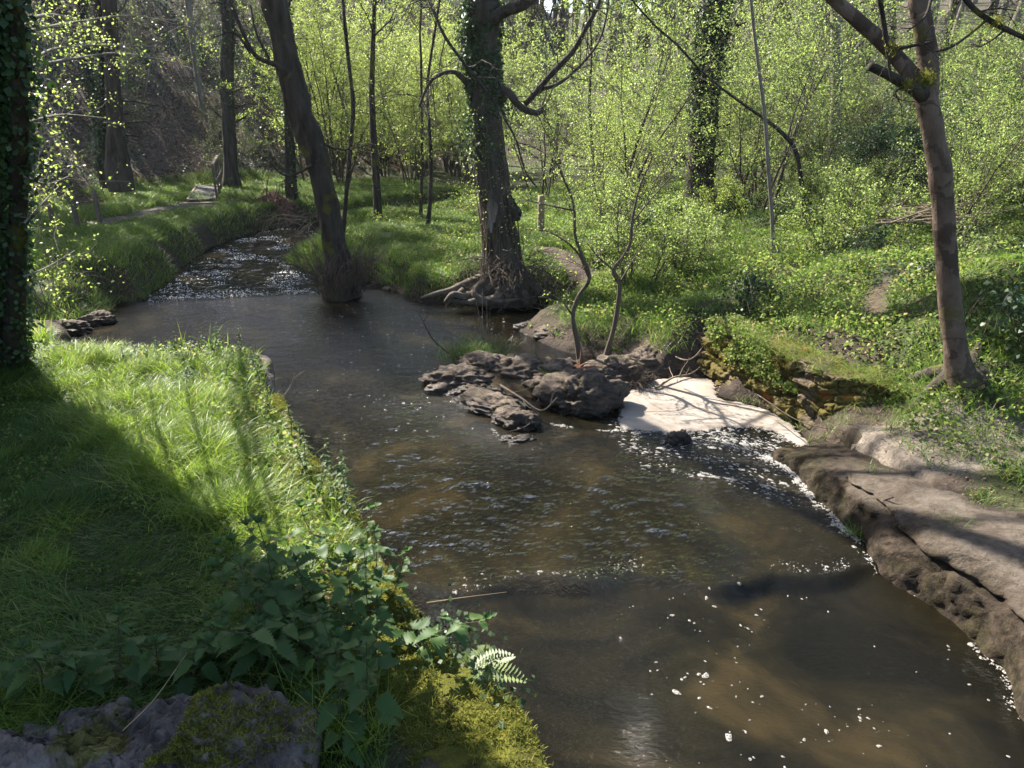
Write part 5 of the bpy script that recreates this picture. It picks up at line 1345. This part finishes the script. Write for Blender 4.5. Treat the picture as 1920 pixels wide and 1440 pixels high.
for (px, py) in [(560, 1420), (610, 1400), (660, 1420), (700, 1380), (640, 1340), (590, 1380)]:
    c = P(px, py, 1.0); n = 45; p = c[:2] + rng.normal(0, .07, (n, 2)); blades(B, np.column_stack([p, np.full(n, 1.0)]), rng.uniform(.25, .55, n), .006, .2, .55)
for (px, py) in [(20, 1330), (100, 1350), (-20, 1310), (700, 960), (620, 960), (650, 985), (600, 940)]:
    c = P(px, py, 1.0); n = 70; p = c[:2] + rng.normal(0, .09, (n, 2)); blades(B, np.column_stack([p, land(p)]), rng.uniform(.12, .3, n), .006, .35, .6)
o = B.build('tall_grass', M['grass_tall']); tag(o, kind='stuff')
B = MB()
q = area(150000, (-18, -3.8), (14.5, 36), lambda p: (sdist(p) > .02) & (~on_path(p)) & (fbm(p * .9, 3) > -.35) & (hill_side(p) < 1.5) & (p[:, 1] - 10 > -p[:, 0] * .3), 420)
blades(B, q, .12 + .2 * np.clip(fbm(q * .6, 3) + .4, 0, 1) + rng.uniform(0, .08, len(q)), .014, .35, .6)
q = area(190000, (-6.5, 8), (15.5, 33), lambda p: (sdist(p) > .08) & (~on_path(p)) & (fbm(p * .8 + 4, 3) > -.4) & (p[:, 0] > -6 + (p[:, 1] - 17) * -.05), 420)
blades(B, q, .10 + .22 * np.clip(fbm(q * .7, 3) + .4, 0, 1) + rng.uniform(0, .08, len(q)), .014, .35, .6)
q = area(120000, (1, 16), (5, 24), lambda p: (sdist(p) > .35) & (~on_path(p)) & (land(p) > np.where((p[:, 0] < 3) & (p[:, 1] > 11.5), .3, .62) + .2 * fbm(p * 1.5, 2)) & (fbm(p * .9 + 8, 3) > -.15), 420)
blades(B, q, .10 + .22 * np.clip(fbm(q * .8, 3) + .35, 0, 1) + rng.uniform(0, .08, len(q)), .010, .35, .6)
q = area(14000, (-.2, 2.8), (12, 16.5), lambda p: (sdist(p) > .10) & (land(p) > .1) & (fbm(p * 1.3 + 30, 3) > -.12), 420)
blades(B, q, rng.uniform(.06, .2, len(q)), .008, .5, .8)
for (px, py, z, n, s, hh) in [(1840, 930, .52, 150, .10, .13), (1785, 1000, .45, 120, .07, .22), (1605, 1000, .05, 60, .05, .2), (1640, 880, .42, 60, .09, .07), (1890, 870, .5, 90, .15, .1), (1240, 625, .5, 120, .12, .25), (1560, 790, .45, 120, .2, .2), (1500, 745, .4, 160, .22, .2), (1420, 715, .4, 120, .22, .18),
                              (1700, 800, .48, 200, .25, .25), (1850, 790, .6, 300, .3, .35), (1900, 760, .7, 300, .25, .4), (1750, 800, .5, 150, .2, .2), (1620, 760, .5, 150, .2, .25), (1800, 712, 1.0, 260, .3, .3), (1760, 735, .9, 160, .2, .25), (1860, 730, .9, 200, .25, .3), (1130, 600, .45, 250, .3, .25), (1060, 590, .3, 150, .2, .18)]:
    c = P(px, py, z); p = c[:2] + rng.normal(0, s, (n, 2)); zz = land(p) if py < 860 else np.full(n, z - .02)
    blades(B, np.column_stack([p, zz]), rng.uniform(.6, 1.2, n) * hh, .007, .4, .6)
o = B.build('bank_grass', M['grass_bank']); tag(o, kind='stuff')
# leafy ground cover: bramble, ground ivy and goose grass that nobody could count
B = MB()
def cover(q, hmax, size, k=1.0, clump=1.2):
    c = np.clip(fbm(q[:, :2] * clump, 3) + .42, 0.03, 1)
    q = q.copy(); q[:, 2] += .02 + rng.uniform(0, 1, len(q)) ** .7 * hmax * c
    leaves(B, q, rng.uniform(.6, 1.3, len(q)) * size, up_bias=.8, aspect=.75)
q = area(150000, (1.2, 15), (5.5, 22), lambda p: (sdist(p) > .55) & (~on_path(p)) & (land(p) > np.where((p[:, 0] < 3) & (p[:, 1] > 11.5), .36, .70) + .2 * fbm(p * 1.5, 2)) & (fbm(p * 1.1 + 2, 3) > -.3), 420); cover(q, .42, .055)
q = area(60000, (-6, 8), (17, 33), lambda p: (sdist(p) > .3) & (~on_path(p)) & (fbm(p * .8 + 20, 3) > .0), 420); cover(q, .35, .055)
q = area(44000, (-8, 1), (2, 10.3), lambda p: on_lawn(p) & ((poly_dist(p, WALL[:, :2], False) < .75 + .4 * fbm(p * 2, 2)) & (poly_dist(p, WALL[:, :2], False) > .12) & (p[:, 1] > 4.2)), 420); cover(q, .34, .05, clump=2.0)
q = area(9000, (-.2, 2.6), (12.2, 16.2), lambda p: (sdist(p) > .12) & (land(p) > .1) & (fbm(p * 1.5 + 70, 3) > -.05), 420); cover(q, .25, .045)
q = area(60000, (-8, 1), (2, 10.3), lambda p: on_lawn(p) & (fbm(p * 1.6 + 60, 3) > .2) & (poly_dist(p, WALL[:, :2], False) > .5), 420); cover(q, .12, .032, clump=2.0)
q = area(30000, (-18, -4), (15, 34), lambda p: (sdist(p) > .05) & (~on_path(p)) & (fbm(p * .9 + 40, 3) > .05) & (hill_side(p) < 2), 420); cover(q, .3, .05)
o = B.build('ground_cover', M['leaf_ground']); tag(o, kind='stuff')
B = MB()
q = area(150000, (-40, -4), (16, 60), lambda p: (hill_side(p) > .3) & (fbm(p * .5, 4) < .16), 40); q[:, 2] += rng.uniform(0, .05, len(q))
leaves(B, q, rng.uniform(.07, .14, len(q)), up_bias=1.6, aspect=.7)
q = area(9000, (1, 9), (4, 14), lambda p: (sdist(p) > .05) & (land(p) < .8), 40); q[:, 2] += .01
leaves(B, q[:2600], rng.uniform(.02, .05, min(2600, len(q))), up_bias=1.8)
o = B.build('leaf_litter', M['litter']); tag(o, kind='stuff')
B = MB()
q = area(120000, (-40, -4), (18, 60), lambda p: (hill_side(p) > .8) & (fbm(p * .5, 4) > .06), 40); q[:, 2] += rng.uniform(0, .3, len(q))
leaves(B, q, rng.uniform(.08, .15, len(q)), up_bias=.8, aspect=.7)
o = B.build('slope_ivy', M['leaf_dark']); tag(o, kind='stuff')

# ------------------------------------------------------------------ nettles and other plants one could lift out
def serrated(n=19):
    t = np.linspace(0, 1, n); w_ = .31 * np.sin(math.pi * np.clip(t, 0, 1) ** .62) ** .9 * (1 - .25 * t)
    z_ = w_ * (1 + .22 * np.where(np.arange(n) % 2, 1, -1)); z_[0] = .02; z_[-1] = 0
    return t, z_
def nettle_leaf(B, p, d, size, droop):
    t, w_ = serrated(19); d = d / np.linalg.norm(d); sd = np.cross(d, (0, 0, 1)); sd /= np.linalg.norm(sd) + 1e-9; up = np.cross(sd, d)
    roll = rng.normal(0, .25); sd2 = sd * math.cos(roll) + up * math.sin(roll)
    c = p + np.outer(t * size, d) + np.outer(-droop * size * t ** 2, (0, 0, 1)) + np.outer(.03 * size * np.sin(t * 9), up)
    hb = (w_ * size)[:, None]
    l = c + sd2 * hb + up * hb * .28; r = c - sd2 * hb + up * hb * .28
    v = np.stack([l, c, r], 1).reshape(-1, 3); i = np.arange(18) * 3
    B.add(v, np.concatenate([np.stack([i, i + 1, i + 4, i + 3], -1), np.stack([i + 1, i + 2, i + 5, i + 4], -1)]))
def nettle_proto(h, ls):
    t = thing('nettle_plant', (0, 0, 0), '', 'nettle')
    B = MB(); Lf = MB(); n = 9
    pts = [np.array((0, 0, -.05))]; d = np.array((rng.normal(0, .12), rng.normal(0, .12), 1.))
    for k in range(n):
        d = d + rng.normal(0, .07, 3); d /= np.linalg.norm(d); pts.append(pts[-1] + d * (h + .05) / n)
    pts = np.array(pts); tube(B, pts, np.linspace(.0045, .002, n + 1), 5)
    a = rng.uniform(0, 6.28)
    for k in range(2, n + 1):
        f = k / n; s = ls * (1.1 - .65 * max(0, (f - .55) / .45)) * (.7 + .3 * min(1, f * 2.5))
        for sg in (0, math.pi):
            if rng.random() < .07: continue
            b = a + sg + rng.normal(0, .2); o_ = np.array((math.cos(b), math.sin(b), rng.uniform(.0, .5) + (.5 if k == n else 0)))
            pet = pts[k] + o_ / np.linalg.norm(o_) * s * .35; tube(B, [pts[k], pet], [.0018, .0014], 3)
            nettle_leaf(Lf, pet, o_ + np.array((0, 0, -.25)), s * rng.uniform(.85, 1.2), rng.uniform(.15, .5))
        if k < n and k > 3 and rng.random() < .6:
            for sg in (0.6, 2.2, 3.9, 5.2):
                b = a + sg; o_ = np.array((math.cos(b), math.sin(b), .8)); nettle_leaf(Lf, pts[k] + o_ * .008, o_, s * .4, .2)
        a += math.pi / 2 + rng.normal(0, .15)
    for sg in np.arange(5) * 1.257:
        o_ = np.array((math.cos(sg), math.sin(sg), 1.2)); nettle_leaf(Lf, pts[-1], o_, ls * .45, .1)
    B.build('stem', M['nettle_stem'], t); Lf.build('foliage', M['nettle'], t); return t
M['nettle_stem'] = rough_mat('nettle_stem', lambda t: (ramp(t, noise(t, position(t), 20), [(.3, (.035, .05, .02)), (.7, (.075, .05, .035))]), None, None), .6)
netA = [nettle_proto(.66, .125), nettle_proto(.78, .13), nettle_proto(.55, .115), nettle_proto(.70, .135)]
netB = [nettle_proto(.32, .115), nettle_proto(.24, .105), nettle_proto(.38, .12)]
netC = [nettle_proto(.34, .06), nettle_proto(.26, .05)]
def put(protos, spots, label, group, z=1.0, sc=(.9, 1.35)):
    for px, py in spots:
        pr = protos[int(rng.integers(len(protos)))]; c = P(px, py, z); sc_ = rng.uniform(*sc); rz = rng.uniform(0, 6.28)
        zz = max(land1(c[0], c[1]), z) - .01
        if pr.name not in used_p:
            used_p[pr.name] = 1; pr.location = (c[0], c[1], zz); pr.rotation_euler = (0, 0, rz); pr.scale = (sc_,) * 3; tag(pr, label, None, group)
        else: dup(pr, (c[0], c[1], zz), rz, sc_, label, group, tilt=(rng.normal(0, .1), rng.normal(0, .1)))
spA = [(540, 1190), (585, 1175), (625, 1200), (670, 1175), (735, 1210), (560, 1240), (615, 1255), (665, 1250), (715, 1260), (590, 1310), (650, 1320), (700, 1310), (520, 1225), (600, 1390), (640, 1440), (690, 1370), (710, 1160), (675, 1130), (755, 1225), (610, 1145), (560, 1160), (730, 1130)]
put(netA, spA, 'tall dark green nettle in the shaded clump on the wall top', 'tall nettles in the shaded clump on the wall')
spB = [(90, 1320), (160, 1330), (180, 1300), (245, 1310), (300, 1285), (370, 1265), (420, 1265), (470, 1250), (20, 1340), (340, 1300)]
put(netB, spB, 'short dark nettle in the row behind the stone slab', 'short nettles behind the stone slab')
spC = [(600, 930), (628, 945), (640, 905), (575, 880), (610, 885), (560, 850), (650, 960), (660, 985), (545, 820), (480, 690), (440, 690), (455, 665), (400, 680), (380, 665), (350, 690), (420, 720), (490, 720), (330, 670), (300, 665), (470, 745), (230, 690), (260, 675), (200, 680), (500, 790), (520, 860), (590, 960), (580, 905), (365, 720), (410, 655), (450, 640)]
put(netC, spC, 'small sunlit nettle among the bright grass of the wall edge', 'small sunlit nettles along the wall edge')
# rush tuft on the island, dry stalks in it
t = MB(); c = P(895, 668, .12); n = 520; p = c[:2] + rng.normal(0, .28, (n, 2)) * np.array((1.0, .45))
blades(t, np.column_stack([p, np.full(n, .06)]), rng.uniform(.25, .6, n), .010, .25, .45)
o = t.build('rush_tuft', M['reed'], loc=np.array((c[0], c[1], .06))); tag(o, 'dark green tuft of rushes growing behind the island rocks', 'rushes')
B = MB()
for x0, y0, x1, y1 in [(905, 655, 888, 545), (908, 655, 905, 540), (902, 655, 912, 560), (910, 655, 895, 585)]:
    a = P(x0, y0, .12); b, _ = PD(x1, y1, a[1] + .05); tube(B, smooth_path([a, (a + b) / 2 + rng.normal(0, .03, 3), b], 8), np.linspace(.008, .004, 8), 4)
o = B.build('dry_stalks', M['dry'], loc=a); tag(o, 'pale dry stalks standing in the rush tuft', 'dead stalks')
t = MB(); c = P(940, 640, .02); bv, bf = rock_mesh(.25, .18, .16, 71, 4); B = MB(); B.add(bv, t=bf)

# small plants on the island
for (px, py, z, h, lab) in [(1035, 700, .28, .22, 'small grass tuft between the island rocks'), (1240, 640, .4, .25, 'bright grass tuft at the waterline by the linking rock')]:
    c = P(px, py, z); n = 160; p = c[:2] + rng.normal(0, .06, (n, 2)); B = MB(); blades(B, np.column_stack([p, np.full(n, z - .06)]), rng.uniform(.5, 1.1, n) * h, .007, .4, .5)
    o = B.build('grass_tuft', M['grass_bank'], loc=c); tag(o, lab, 'grass tuft')
# fern on the wall edge, ivy trailing beside it
fern = thing('fern', P(880, 1262, .98), 'small fern leaning out over the water from the mossy wall', 'fern')
B = MB()
for a, ln_ in [(-.2, .34), (.5, .30), (1.1, .26), (-.8, .28), (.15, .22), (2.0, .2), (-1.4, .2)]:
    d = np.array((math.cos(a), math.sin(a), .45)); n = 15; s = np.linspace(0, 1, n)[:, None]
    c = s * d * ln_ + np.array((0, 0, -1)) * (s ** 2) * ln_ * .45; sd = np.array((-math.sin(a), math.cos(a), 0))
    for k in range(2, n):
        l_ = .085 * math.sin(math.pi * (.12 + .86 * k / n)) * ln_ / .3
        for sg in (1, -1):
            e = c[k] + (sd * sg + d * .35) * l_; m_ = (c[k] + e) / 2; wv = d * .011
            B.add([c[k], m_ + wv, e, m_ - wv], [(0, 1, 2, 3)])
    tube(B, c, np.linspace(.0025, .001, n), 3)
B.build('fronds', M['leaf_mid'], fern)
B = MB(); n = 520; cpt = np.array([P(x, y, 1.0) for x, y in zip(rng.normal(820, 45, n), rng.normal(1210, 30, n))]); cpt[:, 2] += rng.uniform(-.12, .1, n)
leaves(B, cpt, rng.uniform(.025, .05, n), aspect=.85, up_bias=.9)
n = 260; cpt = np.array([P(x, y, 1.0) for x, y in zip(rng.normal(935, 24, n), rng.normal(1300, 36, n))]); cpt[:, 2] += rng.uniform(-.35, .05, n); leaves(B, cpt, rng.uniform(.03, .06, n), aspect=.85, up_bias=.7)
o = B.build('ivy', M['leaf_dark'], loc=P(830, 1210, 1.0)); tag(o, 'dark ivy trailing over the mossy wall top beside the fern', 'ivy')

# brambles arching over the right bank
def bramble(h, r, lf):
    t = thing('bramble_bush', (0, 0, 0), '', 'bramble'); B = MB(); L = []
    for k in range(16):
        a = rng.uniform(0, 6.28); R = r * rng.uniform(.5, 1.2); hh = h * rng.uniform(.5, 1.2)
        s = np.linspace(0, 1, 10); pth = np.column_stack([np.cos(a + s * .4) * R * s, np.sin(a + s * .4) * R * s, hh * 4 * s * (1 - s * .85) * .85 - .05])
        tube(B, pth, np.linspace(.007, .003, 10), 4); L.append(pth[rng.integers(1, 10, 34)] + rng.normal(0, .09, (34, 3)))
    B.build('canes', M['bark_twig'], t); B = MB(); pp = lv(L); leaves(B, pp, rng.uniform(.04, .085, len(pp)), aspect=.75, up_bias=.9); B.build('foliage', M[lf], t); return t
brs = [bramble(.7, .9, 'leaf_ground'), bramble(.5, .8, 'leaf_ground'), bramble(.8, 1.0, 'leaf_mid'), bramble(.6, .7, 'leaf_dark')]
clear_spots.clear()
scatter(brs, 60, (1.5, 14), (8, 22), .75, 'arching leafy bramble on the sunny right bank', 'brambles on the right bank', (.6, 1.15), cond=lambda x, y: land1(x, y) > .8 and sdist(np.array([[x, y]]))[0] > 1.1 and not on_path(np.array([[x, y]]))[0])
scatter(brs[:3], 22, (-6, 4), (18.5, 30), 1.0, 'low bramble in the bright clearing round the old tree', 'brambles in the clearing', (.5, .9), cond=lambda x, y: not on_path(np.array([[x, y]]))[0] and sdist(np.array([[x, y]]))[0] > .9)

# fallen branches and driftwood
def stick(pts, w0, label, mat='dry', cat='branch', name='fallen_branch', twigs=3, group=None):
    p = np.array([P(*a) for a in pts]); s = smooth_path(p, 22); B = MB(); tube(B, s, np.linspace(w0, w0 * .35, 22), 6, .1, 8, cap=True)
    for k in range(twigs):
        i = rng.integers(5, 20); d = s[i + 1] - s[i]; d /= np.linalg.norm(d); cd = d * .7 + perp(d) * .7; cd[2] = abs(cd[2]); grow(B, [], s[i], cd / np.linalg.norm(cd), rng.uniform(.15, .45), w0 * .4, 2, 3, (0, 0, 2), .7, 0, .15, .6, 0, rmin=.0015)
    o = B.build(name, M[mat], loc=p[0]); return tag(o, label, cat, group)
stick([(1715, 860, .48), (1790, 825, .62), (1860, 780, .85), (1935, 735, 1.15)], .016, 'long thin fallen branch slanting up from the sandy ledge')
stick([(1588, 968, .05), (1630, 948, .30), (1675, 932, .52)], .022, 'dark stick propped on the ledge foot at the waterline', 'bark_dark')
stick([(1230, 728, .06), (1262, 708, .10), (1300, 698, .1), (1340, 660, .35)], .02, 'bent pale stick lying at the back of the cream foam')
stick([(1240, 655, .3), (1290, 675, .3), (1325, 640, .5), (1345, 600, .8)], .016, 'thin curved branch leaning on the muddy bank by the stone wall')
stick([(938, 722, .22), (975, 745, .22), (1015, 770, .16), (1045, 745, .3)], .022, 'grey driftwood branch wedged between the island rocks', 'root')
stick([(1010, 775, .06), (985, 800, .12), (945, 812, .10)], .014, 'dark driftwood twig across the tip of the island', 'bark_dark')
stick([(852, 668, .02), (815, 640, .22), (797, 610, .42), (783, 583, .62)], .022, 'dark dead branch rising from the water beside the rushes', 'bark_dark')
stick([(1640, 800, .45), (1690, 770, .55), (1710, 735, .85)], .014, 'thin bare branch leaning against the dry stone wall')
stick([(1420, 740, .35), (1500, 790, .38), (1590, 810, .42)], .01, 'thin twig lying on the dark mud', 'bark_twig')
stick([(530, 745, .98), (545, 722, 1.1), (552, 700, 1.25)], .006, 'pale bare twig sticking out from the wall top grass', 'dry', twigs=1)
stick([(230, 1370, 1.3), (290, 1310, 1.4), (350, 1225, 1.5)], .003, 'long pale dry stem leaning over the stone slab', 'straw', 'dry stalk', 'grass_stalk', 0)
stick([(800, 1130, .7), (870, 1120, .75), (950, 1110, .8)], .003, 'pale dry stem reaching out over the water from the nettles', 'straw', 'dry stalk', 'grass_stalk', 0)
B = MB()
for k in range(60):
    c = P(1690 + np.clip(rng.normal(0, 34), -50, 50), 405 + np.clip(rng.normal(0, 10), -15, 15), 2.1); d = np.array((rng.normal(1, .4), rng.normal(0, .4), rng.normal(.15, .15))); ln_ = rng.uniform(.4, 1.5)
    tube(B, smooth_path([c, c + d * ln_ * .5 + rng.normal(0, .05, 3), c + d * ln_], 6), np.linspace(.016, .006, 6), 4)
c = P(1690, 410, 2.0); o = B.build('brush_pile', M['dry'], loc=c); tag(o, 'heap of pale dry brushwood on the slope left of the pink tree', 'brushwood')
# splintered root wood by the island saplings
B = MB()
for k in range(14):
    c = P(1088 + np.clip(rng.normal(0, 6), -8, 8), 690 + np.clip(rng.normal(0, 3), -4, 4), .32); d = rng.normal(0, 1, 3) * np.array((1, .6, .5)); d /= np.linalg.norm(d); tube(B, smooth_path([c, c + d * .1 + np.array((0, 0, .03)), c + d * rng.uniform(.16, .3)], 6), np.linspace(.03, .008, 6), 5, .2, 9)
M['redwood'] = bark_mat('splintered_red_wood', (.10, .045, .025), (.26, .14, .085))
o = B.build('root_stump', M['redwood'], loc=P(1088, 690, .3)); tag(o, 'splintered reddish root stump between the island saplings', 'stump')
B = MB()
for k in range(130):
    c = P(1195 + np.clip(rng.normal(0, 10), -14, 14), 712 + np.clip(rng.normal(0, 6), -9, 9), .12); d = np.array((rng.normal(.3, .6), rng.normal(-.3, .5), rng.normal(.3, .5))); d /= np.linalg.norm(d)
    grow(B, [], c, d, rng.uniform(.12, .4), .006, 2, 3, (0, 0, 2), .7, -.08, .25, .6, 0, rmin=.0018)
o = B.build('twig_tangle', M['bark_twig'], loc=P(1195, 712, .1)); tag(o, 'tangle of brown twigs hanging at the corner of the foam', 'twigs')
# root plate and brushwood over the far bend of the stream
c = P(510, 402, .7); bv, bf = rock_mesh(.7, .4, .6, 91, 4, .4, .3); B = MB(); B.add(bv + c, t=bf)
for k in range(70):
    a = rng.uniform(0, 6.28); d = np.array((math.cos(a), -.5, math.sin(a))); d /= np.linalg.norm(d); grow(B, [], c + d * .4, d, rng.uniform(.5, 1.2), .02, 2, 3, (0, 0, 2), .6, -.03, .2, .6, 0)
M['rootplate'] = bark_mat('red_brown_roots', (.05, .025, .018), (.17, .095, .065)); o = B.build('root_plate', M['rootplate'], loc=c); tag(o, 'reddish upturned root plate on the far bank beyond the riffle', 'roots')
B = MB()
for k in range(40):
    c = P(rng.uniform(530, 620), rng.normal(412, 6), .9); d = np.array((rng.normal(-.6, .6), rng.normal(-.3, .5), rng.normal(.1, .35))); d /= np.linalg.norm(d)
    grow(B, [], c, d, rng.uniform(.5, 1.6), .012, 2, 3, (0, 0, 3), .7, -.04, .2, .6, 0)
c = P(580, 412, .8); o = B.build('brushwood', M['bark_twig'], loc=c); tag(o, 'grey tangle of dead branches hanging over the far bend of the stream', 'brushwood')

# ------------------------------------------------------------------ the hazy spring air
B = MB(); box(B, (-130, -45, -2.5), (130, 170, 62))
M['haze'], ht, hout = nodes('haze_air')
pv = ht.nodes.new('ShaderNodeVolumePrincipled'); pv.inputs['Color'].default_value = (0.93, 0.96, 1, 1); pv.inputs['Density'].default_value = 0.00022; pv.inputs['Anisotropy'].default_value = 0.4
ht.links.new(pv.outputs[0], hout.inputs['Volume'])
o = B.build('haze', M['haze'], smooth=False); tag(o, kind='stuff')
S.cycles.volume_bounces = 0

# kinds that were prepared and found no place are not kept
for o in list(C.objects):
    if o.parent is None and o.type == 'EMPTY' and not o.get('label'):
        for ch in list(o.children): bpy.data.objects.remove(ch)
        bpy.data.objects.remove(o)
